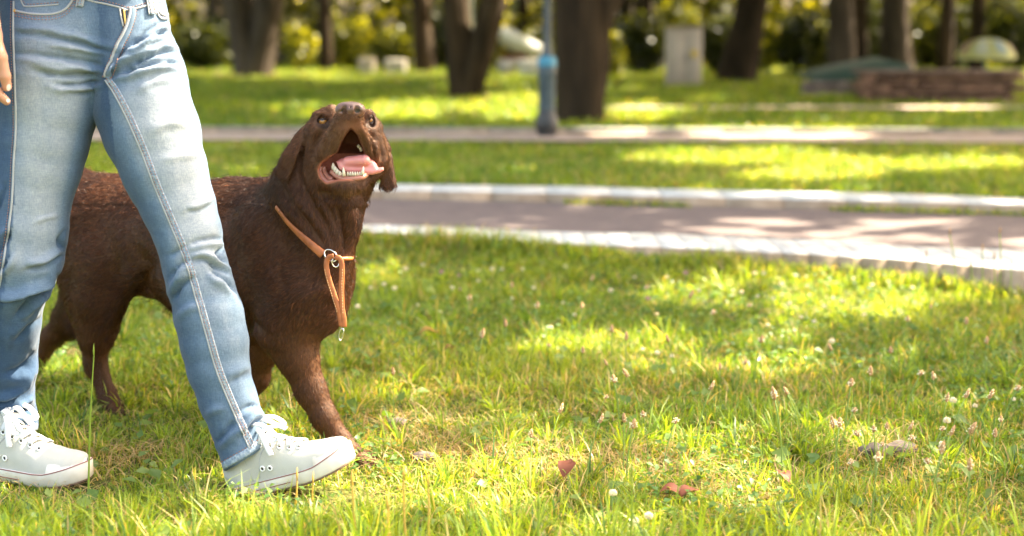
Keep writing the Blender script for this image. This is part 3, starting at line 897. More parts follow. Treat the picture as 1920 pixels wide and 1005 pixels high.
# ================================================================== PERSON
def build_person():
    root = thing('person', 'person striding past in faded blue jeans and pale canvas sneakers, seen from the waist down', 'person', tuple(G(200, 915)))
    def C(V, p1, r1, p2, r2, k=14, mode='u', sy=1.0):
        V.cone(P(*p1), r1 * pxm(p1[2]), P(*p2), r2 * pxm(p2[2]), k * pxm(p1[2]), mode, sy)
    # ---------------- jeans
    J = Vol(np.arange(-1.20, -.38, .0042), np.arange(2.52, 3.04, .0046), np.arange(.03, 1.08, .0042))
    L = [(262, 140, 84), (268, 200, 88), (285, 250, 88), (309, 320, 79), (334, 385, 68), (352, 440, 63), (364, 490, 60), (376, 530, 61), (391, 590, 65), (402, 640, 64), (410, 690, 59), (428, 750, 54), (446, 800, 52), (470, 860, 55), (478, 880, 56)]
    Rr = [(94, 100, 100), (92, 150, 101), (84, 200, 96), (75, 260, 89), (66, 310, 84), (54, 370, 77), (50, 430, 75), (45, 480, 72), (35, 520, 66), (27, 547, 59), (19, 600, 57), (11, 680, 57), (5, 740, 57), (9, 790, 60), (12, 835, 62)]
    yL = lambda y: np.interp(y, [100, 470, 860], [2.80, 2.735, 2.70])
    yR = lambda y: np.interp(y, [100, 500, 830], [2.79, 2.735, 2.86])
    for S, yf in ((L, yL), (Rr, yR)):
        for a, b in zip(S[:-1], S[1:]):
            C(J, (a[0], a[1], yf(a[1])), a[2], (b[0], b[1], yf(b[1])), b[2], 8)
    C(J, (92, 70, 2.79), 97, (228, 66, 2.80), 88, 26, sy=.92)
    C(J, (95, 10, 2.80), 98, (222, 8, 2.81), 84, 26, sy=.88)
    C(J, (98, -50, 2.82), 92, (212, -52, 2.82), 80, 24, sy=.85)
    C(J, (90, 60, 2.87), 84, (215, 60, 2.88), 78, 30)                # seat
    C(J, (240, 100, 2.80), 82, (262, 150, 2.80), 86, 10)
    # hems: cut both legs off along the photo's hem line
    def cutplane(p, n):
        n = np.array(n, float); n /= np.linalg.norm(n)
        sl_, X, Y, Z = J.block(np.array(p) - .16, np.array(p) + .16, 0)
        d = (X - p[0]) * n[0] + (Y - p[1]) * n[1] + (Z - p[2]) * n[2]
        J.put(sl_, d, .004, 'c')
    pl = P(467, 856, 2.68)
    cutplane(pl, (-.63, .12, 1.0))
    pr = P(20, 823, 2.86)
    cutplane(pr, (-.31, .2, 1.0))
    sl_, X, Y, Z = J.block((-2, 2, .99), (0, 4, 2), 0)
    J.put(sl_, (1.035 - Z) + 0 * X + 0 * Y, .004, 'c')
    v, q = J.nets(); v = smooth_mesh(v, q, 2); N = vert_normals(v, q)
    px, py = to_px(v[:, 0], v[:, 1], v[:, 2])
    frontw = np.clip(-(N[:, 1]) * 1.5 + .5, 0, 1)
    disp = np.zeros(len(v)); fade = np.zeros(len(v))
    leftleg = (px > 200 + (py - 150) * .12)
    def fold(line, w, amp, side=0, leg=None, hi=.5):
        """amp > 0 a raised fold, < 0 a crease; side makes a one sided tuck"""
        nonlocal disp, fade
        d, s_, t = polyline_d(px, py, densify(line, 6))
        taper = np.sin(np.pi * np.clip(t * .96 + .02, 0, 1)) ** .6
        d = d + 2.2 * vnoise(px / 16, py / 16, 0 * px, int(abs(line[0][0])) % 97); w_ = w * .82; amp_n = 1 + .45 * vnoise(px / 22, py / 22, 0 * px, 5)
        m = np.exp(-(d / w_) ** 2) * taper * frontw * amp_n
        if leg is not None: m = m * (leftleg if leg == 'L' else ~leftleg)
        amp = amp * 1.7; disp += amp * m
        if side:
            m2 = np.exp(-((d - w * 1.6) / (w * 1.3)) ** 2) * (s_ * side > 0) * taper * frontw
            if leg is not None: m2 = m2 * (leftleg if leg == 'L' else ~leftleg)
            disp += -amp * .9 * m2
        fade += hi * np.sign(amp) * m
    # hip and crotch whiskers, image right thigh
    for l_, w, a, s_ in (
        ([(330, 66), (300, 62), (265, 76), (232, 96), (206, 132)], 6, -.009, -1),
        ([(338, 100), (310, 96), (275, 108), (240, 122), (203, 142)], 5, -.007, 1),
        ([(344, 122), (310, 116), (270, 124), (232, 136), (205, 146)], 5, -.007, -1),
        ([(322, 40), (300, 45), (275, 62), (252, 84)], 5, -.006, -1),
        ([(348, 150), (300, 152), (255, 168)], 8, .004, 0),
        ([(360, 235), (320, 230), (285, 245)], 10, .003, 0),
        ([(380, 290), (345, 292), (300, 300)], 9, .0025, 0),
        # image left thigh
        ([(30, 62), (80, 66), (140, 78), (185, 92), (215, 98)], 6, -.0045, -1),
        ([(28, 100), (75, 104), (130, 112), (180, 122), (200, 132)], 6, -.005, 1),
        ([(60, 132), (120, 140), (165, 138), (194, 140)], 6, -.006, -1),
        ([(100, 158), (140, 160), (172, 155), (190, 150)], 5, -.006, 1),
        ([(90, 84), (150, 92), (200, 100)], 6, .004, 0),
        ([(120, 172), (155, 175), (180, 168)], 5, -.004, 0),
        # knee hollow of the trailing leg
        ([(110, 520), (96, 538), (72, 546), (40, 560), (12, 566), (-20, 560)], 6, -.016, 1),
        ([(95, 545), (70, 552), (48, 572), (30, 592)], 5, -.009, -1),
        ([(118, 478), (104, 486), (84, 500), (50, 505)], 6, -.007, 1),
        ([(122, 430), (112, 450), (118, 470)], 5, -.006, 0),
        ([(105, 405), (80, 410), (62, 418)], 5, .003, 0),
        ([(78, 595), (55, 610), (28, 640)], 7, -.006, 1),
        ([(70, 660), (45, 690), (10, 700)], 10, -.006, -1),
        ([(62, 705), (45, 735), (15, 752), (-20, 757)], 6, -.010, 1),
        ([(66, 768), (40, 772), (10, 784), (-20, 786)], 5, -.010, -1),
        ([(60, 745), (40, 756), (20, 770)], 6, .008, 0),
        ([(20, 430), (4, 460), (-10, 480)], 6, -.006, 1),
        ([(22, 470), (8, 500), (-12, 515)], 5, -.005, -1),
        ([(10, 350), (0, 380), (-10, 400)], 7, -.005, 1),
        # knee of the leading leg
        ([(400, 380), (380, 392), (352, 398)], 5, -.004, 1),
        ([(424, 462), (412, 472), (410, 484), (425, 496)], 6, -.014, 0),
        ([(428, 452), (405, 448), (372, 452), (350, 462)], 5, -.006, -1),
        ([(430, 512), (405, 500), (382, 486), (360, 490)], 5, -.008, 1),
        ([(440, 545), (415, 520), (395, 505)], 6, -.006, -1),
        ([(322, 520), (335, 500), (352, 488)], 6, -.007, 1),
        ([(325, 560), (340, 535), (362, 520)], 6, -.006, -1),
        ([(318, 480), (335, 470), (350, 462)], 5, -.004, 0),
        ([(330, 600), (350, 580), (375, 572)], 9, .004, 0),
        # ankle of the leading leg
        ([(498, 786), (480, 790), (462, 808), (452, 822)], 5, -.007, 1),
        ([(490, 765), (470, 762), (448, 775)], 6, -.005, -1),
        ([(405, 830), (425, 812), (440, 790)], 6, -.005, 1),
        ([(478, 700), (455, 705), (430, 720)], 8, -.003, 1),
        ([(385, 780), (400, 770), (420, 765)], 8, .003, 0),
    ):
        fold(l_, w, a, s_, None)
    X, Y, Z = v[:, 0], v[:, 1], v[:, 2]
    disp += (vnoise(X * 26, Y * 20, Z * 17, 4) * .0016 + vnoise(X * 60, Y * 50, Z * 48, 5) * .0008) * np.clip((py - 60) / 80, .4, 1)
    disp += vnoise(X * 16, Y * 20, Z * 85, 14) * .0011 * np.exp(-((py - 110) / 70) ** 2) + vnoise((X + Z * .5) * 26, Y * 30, (Z - X * .3) * 70, 15) * .0012 * (np.exp(-((py - 500) / 60) ** 2) + np.exp(-((py - 790) / 45) ** 2))
    v = v + N * disp[:, None]
    N = vert_normals(v, q)
    # dye: pale on thighs and knees, bluer at sides, shins and in creases, plus painted shade
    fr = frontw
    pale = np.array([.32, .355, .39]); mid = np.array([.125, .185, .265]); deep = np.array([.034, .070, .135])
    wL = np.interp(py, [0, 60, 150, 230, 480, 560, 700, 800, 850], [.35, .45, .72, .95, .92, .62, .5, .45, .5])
    wR = np.interp(py, [0, 40, 90, 150, 400, 500, 560, 640, 830], [.55, .62, .72, .88, .88, .75, .25, .05, .0])  # shade of the trailing lower leg painted in as deep blue
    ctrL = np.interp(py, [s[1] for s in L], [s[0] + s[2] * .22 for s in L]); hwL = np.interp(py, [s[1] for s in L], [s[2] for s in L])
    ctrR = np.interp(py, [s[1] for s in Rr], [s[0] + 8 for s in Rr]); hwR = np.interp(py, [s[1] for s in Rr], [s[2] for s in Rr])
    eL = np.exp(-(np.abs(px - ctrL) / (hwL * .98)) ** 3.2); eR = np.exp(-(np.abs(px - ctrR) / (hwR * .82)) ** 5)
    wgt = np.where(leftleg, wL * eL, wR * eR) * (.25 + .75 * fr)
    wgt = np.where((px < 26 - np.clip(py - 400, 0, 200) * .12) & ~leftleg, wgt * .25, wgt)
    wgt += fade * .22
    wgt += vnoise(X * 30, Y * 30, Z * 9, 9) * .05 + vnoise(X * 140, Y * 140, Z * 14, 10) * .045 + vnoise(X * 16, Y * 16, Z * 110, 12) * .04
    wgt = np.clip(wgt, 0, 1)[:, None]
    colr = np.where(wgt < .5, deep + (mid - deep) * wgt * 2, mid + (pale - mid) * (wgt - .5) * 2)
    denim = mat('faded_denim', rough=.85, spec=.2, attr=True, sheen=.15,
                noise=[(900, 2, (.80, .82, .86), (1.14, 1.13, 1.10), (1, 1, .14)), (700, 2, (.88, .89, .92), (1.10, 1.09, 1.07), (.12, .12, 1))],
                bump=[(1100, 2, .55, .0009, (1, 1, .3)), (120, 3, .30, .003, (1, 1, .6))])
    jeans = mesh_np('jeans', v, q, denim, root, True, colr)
    bv = bvh_of(v, q)
    cord = mat('pale_seam_edge', (.36, .375, .39), .8, .2, bump=[(900, 2, .5, .0006, (1, 1, 1))])
    band = mat('puckered_seam_denim', (.25, .31, .38), .85, .2, noise=[(230, 2, (.62, .68, .76), (1.35, 1.3, 1.22), (1, 1, 1))], bump=[(230, 2, .8, .0015, (1, 1, 1))])
    rust = mat('rust_thread', (.36, .17, .11), .7, .3)
    dark = mat('dark_inside', (.02, .025, .035), .9, .1)
    def off(line, dx, dy=0): return [(a + dx, b + dy) for a, b in line]
    def perp(line, o):
        l_ = densify(line, 8); t = np.gradient(l_, axis=0); t /= np.linalg.norm(t, axis=1)[:, None]
        return l_ + np.stack([-t[:, 1], t[:, 0]], -1) * o
    def strip(name, line, w, m_, par, lift=.0008, flat=.35, seg=8):
        p_, n_ = seam_pts(bv, line, 4, lift)
        if len(p_) < 3: return None
        mb = MB(); mb.tube(p_, w, seg, True, flat, n_); return mb.build(name, m_, par)
    def stitches(line, par, lift=.0016, stepx=3.2, w=.0007):
        p_, n_ = seam_pts(bv, line, stepx, lift)
        mb = MB()
        for i in range(0, len(p_) - 1, 2):
            mb.tube(p_[i:i + 2], w, 5)
        if mb.n: mb.build('stitching', rust, par)
    inseam = [(197, 150), (213, 174), (238, 222), (264, 282), (289, 348), (315, 410), (335, 458), (352, 505), (367, 560), (384, 620), (404, 690), (424, 742), (446, 792), (459, 822), (468, 842)]
    si = strip('inseam', perp(inseam, -6.5), .0062, band, jeans, .0004, .22)
    strip('seam_edge', inseam, .0016, cord, si, .0012, .8)
    stitches(perp(inseam, -4), si, .0022); stitches(perp(inseam, -10), si, .0022)
    outs = [(26, 2), (25, 60), (28, 150), (30, 235), (26, 300), (22, 380), (13, 450), (0, 530), (-4, 545)]
    so_ = strip('side_seam', outs, .0021, cord, jeans, .0008, .8)
    stitches(perp(outs, 5), so_, .0008)
    strip('shin_seam', [(-8, 600), (-4, 700), (-10, 800)], .0018, cord, jeans)
    hemR = [(-30, 834), (0, 831), (34, 822), (70, 806)]; hemL = [(420, 880), (444, 866), (474, 848), (500, 829), (512, 820)]
    for hm in (hemL, hemR):
        h_ = strip('hem', off(hm, -2, -6), .0075, band, jeans, .0006, .22)
        if h_: stitches(off(hm, -4, -14), h_, .0012)
    # pockets
    pk = [(27, 20), (60, 26), (98, 26), (122, 17), (136, 0), (140, -12)]
    p1 = strip('pocket', pk, .0022, cord, jeans, .001, .7)
    stitches(off(pk, 1, 5), p1, .001); stitches(off(pk, 2, 10), p1, .001)
    ck = [(38, -4), (43, 8), (50, 12), (86, 10), (110, 8)]
    c1 = strip('coin_pocket', ck, .0014, cord, jeans, .0008, .7); stitches(off(ck, 2, -4), c1, .0008)
    pk2 = [(291, 2), (294, 14), (303, 27), (318, 26)]
    p2 = strip('pocket', pk2, .0022, cord, jeans, .001, .7); stitches(off(pk2, -2, 5), p2, .001)
    pk3 = [(291, 12), (299, 33), (318, 34)]
    strip('pocket_edge', pk3, .0018, cord, p2 or jeans, .0016, .7)
    # waistband and its seam
    wb = [(140, -14), (165, 0), (200, 8), (224, 14), (240, 19), (262, 14), (290, 5), (312, -2)]
    w_ = strip('waistband', wb, .0018, cord, jeans, .001, .7); stitches(off(wb, 0, -5), w_, .0012)
    # fly: raised placket, open slit with brass zip
    fl = [(244, 14), (242, 30), (233, 58), (220, 84), (212, 104), (203, 128), (197, 146)]
    f_ = strip('fly', perp(fl, -5), .0062, denim_b := mat('fly_denim', (.14, .20, .28), .85, .2, bump=[(300, 2, .5, .001, (1, 1, 1))]), jeans, .0022, .30)
    strip('fly_edge', fl, .0026, cord, f_, .0042, .7); stitches(perp(fl, 3), f_, .0036); stitches(perp(fl, -12), f_, .0020)
    z_ = strip('zip_opening', [(229, 16), (231, 32), (235, 50)], .0042, dark, jeans, .0008, .25)
    brass = mat('brass_zip', (.75, .45, .12), .3, .5, metal=.9)
    strip('zip', [(232, 18), (234, 34), (236, 48)], .0020, brass, z_, .002, .5)
    strip('fly_edge', [(224, 15), (227, 32), (231, 50)], .0016, cord, z_, .0018, .7)
    # belt loops
    for ln_ in ([(156, -20), (153, -6), (149, 13)], [(277, -14), (281, 8), (284, 28)]):
        b_ = strip('belt_loop', ln_, .0062, band, jeans, .0035, .3)
        stitches(off(ln_, -3), b_, .006); stitches(off(ln_, 3), b_, .006)
        strip('loop_edge', off(ln_, -6), .0014, cord, b_, .0038, .7); strip('loop_edge', off(ln_, 6), .0014, cord, b_, .0038, .7)
    for cx, cy in ((28, 20), (290, 12)):
        l_, n_ = cast(bv, cx, cy)
        if l_ is not None:
            mb = MB(); mb.tube(np.array([l_, l_ + n_ * .002, l_ + n_ * .003]), np.array([.0036, .0032, .0008]), 10); mb.build('rivet', brass, jeans)

    # ---------------- body: torso, neck, head, arms and hands in one surface
    B = Vol(axis_grid(-1.42, -.36, .008, -1.03, -.92, .0024), axis_grid(2.40, 3.12, .008, 2.56, 2.70, .0030), axis_grid(.60, 1.80, .008, .70, .90, .0024))
    def W(a, ra, b, rb, k=.03, sy=1.0): B.cone(a, ra, b, rb, k, 'u', sy)
    cx = -.86
    W((cx - .03, 2.82, 1.01), .10, (cx + .03, 2.82, 1.01), .10, .02, .8)
    W((cx, 2.80, 1.04), .105, (cx, 2.80, 1.16), .112, .06, .8)
    W((cx - .02, 2.79, 1.18), .12, (cx - .02, 2.79, 1.34), .13, .06, .78)
    W((cx - .15, 2.80, 1.42), .058, (cx + .13, 2.80, 1.42), .058, .07, .9)
    W((cx - .01, 2.79, 1.40), .062, (cx, 2.77, 1.53), .052, .05)
    W((cx, 2.76, 1.60), .078, (cx, 2.755, 1.655), .088, .03)
    W((cx, 2.70, 1.57), .045, (cx, 2.72, 1.60), .055, .03)
    W((cx + .01, 2.665, 1.605), .010, (cx + .01, 2.652, 1.59), .012, .012)            # nose
    for s_ in (-1, 1): B.ell((cx + s_ * .086, 2.765, 1.61), (.012, .018, .028), .008)   # ears
    # image-left arm comes down in front of the hip
    W((cx - .17, 2.80, 1.41), .055, (cx - .235, 2.76, 1.15), .042, .03)
    W((cx - .235, 2.76, 1.15), .040, (-1.045, 2.655, .935), .027, .015)
    # other arm swings behind
    W((cx + .16, 2.81, 1.41), .055, (cx + .22, 2.90, 1.15), .042, .03)
    W((cx + .22, 2.90, 1.15), .040, (cx + .20, 2.68, 1.14), .026, .015)
    W((cx + .20, 2.68, 1.14), .027, (cx + .17, 2.60, 1.15), .032, .02, .8)
    for i, dz in enumerate((-.026, -.009, .009, .025)):
        W((cx + .165, 2.59, 1.15 + dz), .0105, (cx + .13, 2.545 + .006 * abs(i - 1.4), 1.15 + dz), .0095, .006)
        W((cx + .13, 2.545 + .006 * abs(i - 1.4), 1.15 + dz), .0095, (cx + .105, 2.57, 1.15 + dz), .0085, .004)
    W((cx + .18, 2.62, 1.18), .012, (cx + .13, 2.58, 1.20), .010, .008)
    YHd = 2.62
    def HF(pts, r, k=.005):
        for i in range(len(pts) - 1):
            a, b = pts[i], pts[i + 1]
            B.cone(P(a[0], a[1], YHd + a[2]), r[i] * pxm(YHd), P(b[0], b[1], YHd + b[2]), r[i + 1] * pxm(YHd), k)
    HF([(-58, -25, .03), (-40, 20, .01), (-28, 68, 0)], [26, 27, 24], .02)
    HF([(-30, 20, 0), (-16, 66, -.002)], [24, 18], .015)
    HF([(-12, 68, -.004), (1, 106, -.010), (9, 142, -.006), (13, 163, 0)], [13.5, 11.5, 10.2, 8.6])
    HF([(-26, 76, 0), (-24, 124, -.014), (-12, 168, -.008), (12, 190, .006)], [13.5, 12, 10.2, 7.6])
    HF([(-40, 76, .004), (-46, 126, -.006), (-38, 172, .002), (-20, 196, .014)], [13, 11.5, 9.6, 7.4])
    HF([(-54, 72, .010), (-62, 112, .004), (-60, 146, .008), (-50, 168, .016)], [11.5, 10, 8.6, 6.8])
    HF([(-30, 10, -.022), (-14, 48, -.034), (-8, 84, -.034)], [14, 12, 9], .008)
    v, q = B.nets(); v = smooth_mesh(v, q, 1)
    px2, py2 = to_px(v[:, 0], v[:, 1], v[:, 2])
    skin = mat('skin', rough=.5, spec=.4, attr=True, sss=(.2, (.02, .008, .004), .5), bump=[(260, 3, .18, .001, (1, 1, 1))])
    sc_ = np.tile(np.array([.52, .27, .18]), (len(v), 1)) * (1 + .06 * vnoise(v[:, 0] * 40, v[:, 1] * 40, v[:, 2] * 40)[:, None])
    tipm = np.clip(1 - np.hypot((px2 - 13) / 14, (py2 - 166) / 12), 0, 1)[:, None]
    sc_ = sc_ * (1 - .4 * tipm) + np.array([.70, .30, .22]) * .4 * tipm
    body = mesh_np('body', v, q, skin, root, True, sc_)
    bb = bvh_of(v, q)
    nailm = mat('fingernail', (.86, .62, .54), .18, .6)
    for (nx, ny, rx_, ry_) in ((16, 164, 4.4, 6.5), (15, 189, 4.0, 3.6)):
        l_, n_ = cast(bb, nx, ny)
        if l_ is not None:
            mb = MB(); up = np.array([0, 0, 1.]); a_ = np.cross(n_, up); a_ /= np.linalg.norm(a_); u_ = np.cross(a_, n_)
            ang = np.arange(14) / 14 * 2 * math.pi
            ringv = np.array([l_ + a_ * rx_ * pxm(2.62) * math.cos(t) + u_ * ry_ * pxm(2.62) * math.sin(t) + n_ * .0002 for t in ang])
            vv = np.concatenate([ringv, [l_ + n_ * .0013]])
            mb.add(vv, [[i, (i + 1) % 14, 14] for i in range(14)]); mb.build('fingernail', nailm, body)
    # face on the head above the frame
    em = mat('eye_white', (.8, .8, .78), .2, .6); hm = mat('brown_hair', (.09, .045, .022), .5, .4, bump=[(200, 3, .7, .004, (1, 1, .15))])
    for s_ in (-1, 1):
        mb = MB(); a_ = np.linspace(0, math.pi, 9)
        mb.lathe([(.012 * math.sin(t), .012 * math.cos(t)) for t in a_], (cx + .005 + s_ * .032, 2.688, 1.625), 14); mb.build('eye', em, root)
    mb = MB(); mb.tube(np.array([(cx - .02, 2.667, 1.555), (cx, 2.660, 1.553), (cx + .02, 2.667, 1.555)]), np.array([.003, .006, .003]), 8, True, .6); mb.build('mouth', mat('lip', (.55, .2, .17), .4, .4), root)
    HV = Vol(np.arange(cx - .14, cx + .14, .006), np.arange(2.64, 2.92, .006), np.arange(1.30, 1.80, .006))
    HV.cone((cx, 2.775, 1.655), .100, (cx, 2.80, 1.60), .098, .0); HV.cone((cx, 2.83, 1.60), .075, (cx, 2.86, 1.38), .045, .03)
    HV.ell((cx, 2.66, 1.60), (.075, .06, .085), .02, 'c')
    v, q = HV.nets(); mesh_np('hair', v, q, hm, root)
    # shirt
    T = Vol(np.arange(-1.16, -.54, .007), np.arange(2.58, 3.06, .007), np.arange(.98, 1.50, .007))
    T.cone((cx - .04, 2.80, 1.035), .142, (cx + .05, 2.80, 1.035), .142, .0, 'u', .84)
    T.cone((cx, 2.80, 1.05), .140, (cx, 2.80, 1.16), .124, .05, 'u', .84)
    T.cone((cx - .02, 2.79, 1.18), .132, (cx - .02, 2.79, 1.34), .141, .05, 'u', .82)
    T.cone((cx - .15, 2.80, 1.415), .068, (cx + .13, 2.80, 1.415), .068, .05)
    T.cone((cx - .165, 2.80, 1.40), .064, (cx - .20, 2.78, 1.27), .058, .02); T.cone((cx + .155, 2.81, 1.40), .064, (cx + .19, 2.86, 1.27), .058, .02)
    v, q = T.nets(); v = v + vert_normals(v, q) * (vnoise(v[:, 0] * 14, v[:, 1] * 14, v[:, 2] * 8) * .004)[:, None]
    mesh_np('shirt', v, q, mat('white_cotton', (.72, .72, .70), .85, .2, bump=[(400, 2, .3, .001, (1, 1, 1))]), root)

    # ---------------- canvas shoes
    canvas = mat('pale_grey_canvas', (.50, .49, .44), .85, .2, noise=[(14, 3, (.93, .93, .92), (1.05, 1.05, 1.04), (1, 1, 1)), (1400, 1, (.9, .9, .9), (1.07, 1.07, 1.07), (1, 1, 1))], bump=[(1500, 1, .5, .0006, (1, 1, 1))])
    rubber = mat('white_rubber', (.72, .68, .62), .45, .45, noise=[(25, 4, (.86, .82, .76), (1.04, 1.04, 1.04), (1, 1, 1))])
    outs_m = mat('brown_outsole', (.16, .10, .07), .6, .3)
    lacem = mat('white_cotton_lace', (.66, .66, .66), .8, .2, bump=[(1200, 1, .4, .0006, (1, 1, 1))])
    pin = mat('dark_red_pinstripe', (.22, .05, .04), .5, .4)
    eyem = mat('white_eyelet', (.85, .85, .83), .3, .5)
    holem = mat('eyelet_hole', (.05, .04, .04), .6, .3)
    xw = [0, .006, .018, .04, .08, .13, .18, .215, .235, .250, .259, .2645, .266]
    ww = [0, .017, .027, .033, .032, .038, .0455, .0445, .040, .0325, .023, .011, 0]
    wd = lambda x: np.interp(x, xw, ww)
    spring = lambda x: .012 * np.clip((x - .165) / .10, 0, 1) ** 2
    hh = lambda x: np.interp(x, [0, .02, .05, .08, .105, .13, .155, .18, .205, .235, .252, .262], [.092, .104, .120, .122, .112, .096, .082, .072, .066, .060, .054, .046])
    def arch(x, t, infl=0.0):
        """point of the upper: t = 0 camera side .. pi far side"""
        w_ = wd(x) * .94 + infl; h_ = hh(x) + infl; z0 = .020
        ankle = np.clip(1 - x / .16, 0, 1)
        c_, s_ = math.cos(t), math.sin(t)
        y = -w_ * math.copysign(abs(c_) ** (.75 + .45 * (1 - ankle)), c_) * (1 - .22 * ankle * abs(s_))
        return np.array([x + .006 * ankle * s_, y, z0 + (h_ - z0) * abs(s_) ** .85 + spring(x)])
    def shoe(origin, toe, mir, lean=0.0):
        r_ = thing_child('shoe', root)
        ex = toe - origin; Lh = np.linalg.norm(ex); ex /= Lh
        sc = Lh / .266
        ey = np.cross([0, 0, 1.], ex); ey /= np.linalg.norm(ey); ez = np.cross(ex, ey)
        M = np.stack([ex, ey, ez], 1)
        tr = lambda V: (np.asarray(V) * sc) @ M.T + origin
        def fin(mb, name, m_, par):
            mb.V = [tr(a) for a in mb.V]
            return mb.build(name, m_, par)
        # sole
        th = np.linspace(0, 1, 40); xo = .266 * (1 - np.cos(th * math.pi)) / 2
        loop = np.concatenate([np.stack([xo, -wd(xo)], 1), np.stack([xo[::-1][1:-1], wd(xo[::-1][1:-1])], 1)])
        n = len(loop)
        def shell(zs, infs, name, m_, par, capt=True):
            V = []
            ctr = np.array([.13, 0])
            for z_, inf in zip(zs, infs):
                d = loop - ctr; nl = d / np.linalg.norm(d, axis=1)[:, None]
                p2 = loop + nl * inf
                tz = z_ + spring(loop[:, 0]) + (np.clip((loop[:, 0] - .2) / .06, 0, 1) * .010 if z_ > .02 else 0)
                V.append(np.stack([p2[:, 0], p2[:, 1], tz], 1))
            V = np.concatenate(V); k = np.arange(n)
            F = np.concatenate([np.stack([i * n + k, i * n + (k + 1) % n, (i + 1) * n + (k + 1) % n, (i + 1) * n + k], -1) for i in range(len(zs) - 1)])
            mb = MB(); mb.add(V, F)
            # caps as quads across the outline
            h = 39
            for b_, fl_ in ((0, 1), ((len(zs) - 1) * n, 0)):
                qd = []
                for i in range(h - 1):
                    a1, a2 = i, i + 1; c1 = (n - i) % n; c2 = n - i - 1
                    if i == 0: c1 = 0
                    if a2 >= h: c2 = h
                    f_ = [b_ + a1, b_ + a2, b_ + c2, b_ + c1]
                    qd.append(f_ if not fl_ else f_[::-1])
                mb.add(np.zeros((0, 3)), np.zeros((0, 4), int)) if False else None
                mb.F4.append(np.array([f for f in qd if len(set(f)) == 4]))
            return fin(mb, name, m_, par)
        sole = shell([.004, .0065, .024, .0275], [.0005, .003, .003, .001], 'sole', rubber, r_)
        shell([0, .0012, .004], [-.002, .001, .0012], 'outsole', outs_m, sole)
        mb = MB(); k = np.concatenate([np.arange(n), [0]])
        d = loop - np.array([.13, 0]); nl = d / np.linalg.norm(d, axis=1)[:, None]
        tz = .0272 + spring(loop[:, 0]) + np.clip((loop[:, 0] - .2) / .06, 0, 1) * .010
        ln_ = np.concatenate([loop + nl * .0022, tz[:, None]], 1)[k]
        mb.tube(ln_, .0009, 6, False)
        near = [i for i in range(n) if loop[i, 0] < .155]
        for sgn in (-1, 1):
            sel = sorted([i for i in near if np.sign(loop[i, 1]) == sgn or loop[i, 0] < .001], key=lambda i: loop[i, 0])
            l2 = np.array([[*(loop[i] + nl[i] * .0034), .0135] for i in sel])
            if len(l2) > 3: mb.tube(l2, .0008, 6, False)
        fin(mb, 'pinstripe', pin, sole)
        # upper
        xs_ = np.concatenate([np.linspace(.002, .02, 6), np.linspace(.026, .215, 34), np.linspace(.219, .2625, 14)])
        ts = np.linspace(0, math.pi, 30)
        V = np.array([arch(x, t) for x in xs_ for t in ts])
        V[:, 2] += 0
        nx = len(xs_); a = np.arange(nx - 1)[:, None] * 30; b = np.arange(29)[None]
        F = np.stack([a + b, a + b + 1, a + 30 + b + 1, a + 30 + b], -1).reshape(-1, 4)
        mb = MB(); mb.add(V, F)
        # heel and toe closures
        for i0, rv in ((0, True), ((nx - 1) * 30, False)):
            qd = [[i0 + i, i0 + i + 1, i0 + 28 - i, i0 + 29 - i] for i in range(14)]
            mb.F4.append(np.array([f[::-1] if rv else f for f in qd]))
        wr = MB.__new__(MB)
        Vn = mb.V[0]; Vn += .0012 * vnoise(Vn[:, 0] * 55, Vn[:, 1] * 55, Vn[:, 2] * 55, 3 + mir)[:, None] * np.array([0, 1, 1])
        up = fin(mb, 'upper', canvas, r_)
        # rubber toe cap
        xs_ = np.concatenate([np.linspace(.202, .24, 10), np.linspace(.243, .2655, 10)])
        V = np.array([arch(x, t, .0022 if x < .262 else .0005) - np.array([0, 0, .004]) for x in xs_ for t in ts]); V[:30] = np.array([arch(.202, t, -.001) for t in ts])
        nx = len(xs_); a = np.arange(nx - 1)[:, None] * 30
        F = np.stack([a + b, a + b + 1, a + 30 + b + 1, a + 30 + b], -1).reshape(-1, 4)
        mb = MB(); mb.add(V, F); fin(mb, 'toe_cap', rubber, r_)
        # heel patch seam and vent eyelets
        mb = MB()
        mb.tube(densify(np.array([arch(.118, math.pi * .30, .0008), arch(.100, math.pi * .17, .0008), arch(.085, .10, .0008)]), .004), .0007, 5)
        mb.tube(densify(np.array([arch(.045, math.pi * .38, .0008), arch(.060, math.pi * .24, .0008), arch(.072, .08, .0008)]), .004), .0007, 5)
        fin(mb, 'panel_seam', cord, up)
        def eyelet(x, t, par, rr=.0042):
            c = arch(x, t, .0012); e = .002
            du = arch(x + e, t, .0012) - arch(x - e, t, .0012); dv = arch(x, t + .04, .0012) - arch(x, t - .04, .0012)
            du /= np.linalg.norm(du); dv /= np.linalg.norm(dv)
            aa = np.linspace(0, 2 * math.pi, 15)
            mb = MB(); mb.tube(np.array([c + du * rr * math.cos(s) + dv * rr * math.sin(s) for s in aa]), .0016, 6, False); o_ = fin(mb, 'eyelet', eyem, par)
            nrm = np.cross(du, dv); nrm /= np.linalg.norm(nrm)
            mb = MB(); mb.tube(np.array([c - nrm * .0004, c + nrm * .0008]), .0032, 10); fin(mb, 'hole', holem, o_)
        for x in (.098, .114): eyelet(x, .26, r_)
        lx = [.103, .122, .141, .160, .178]
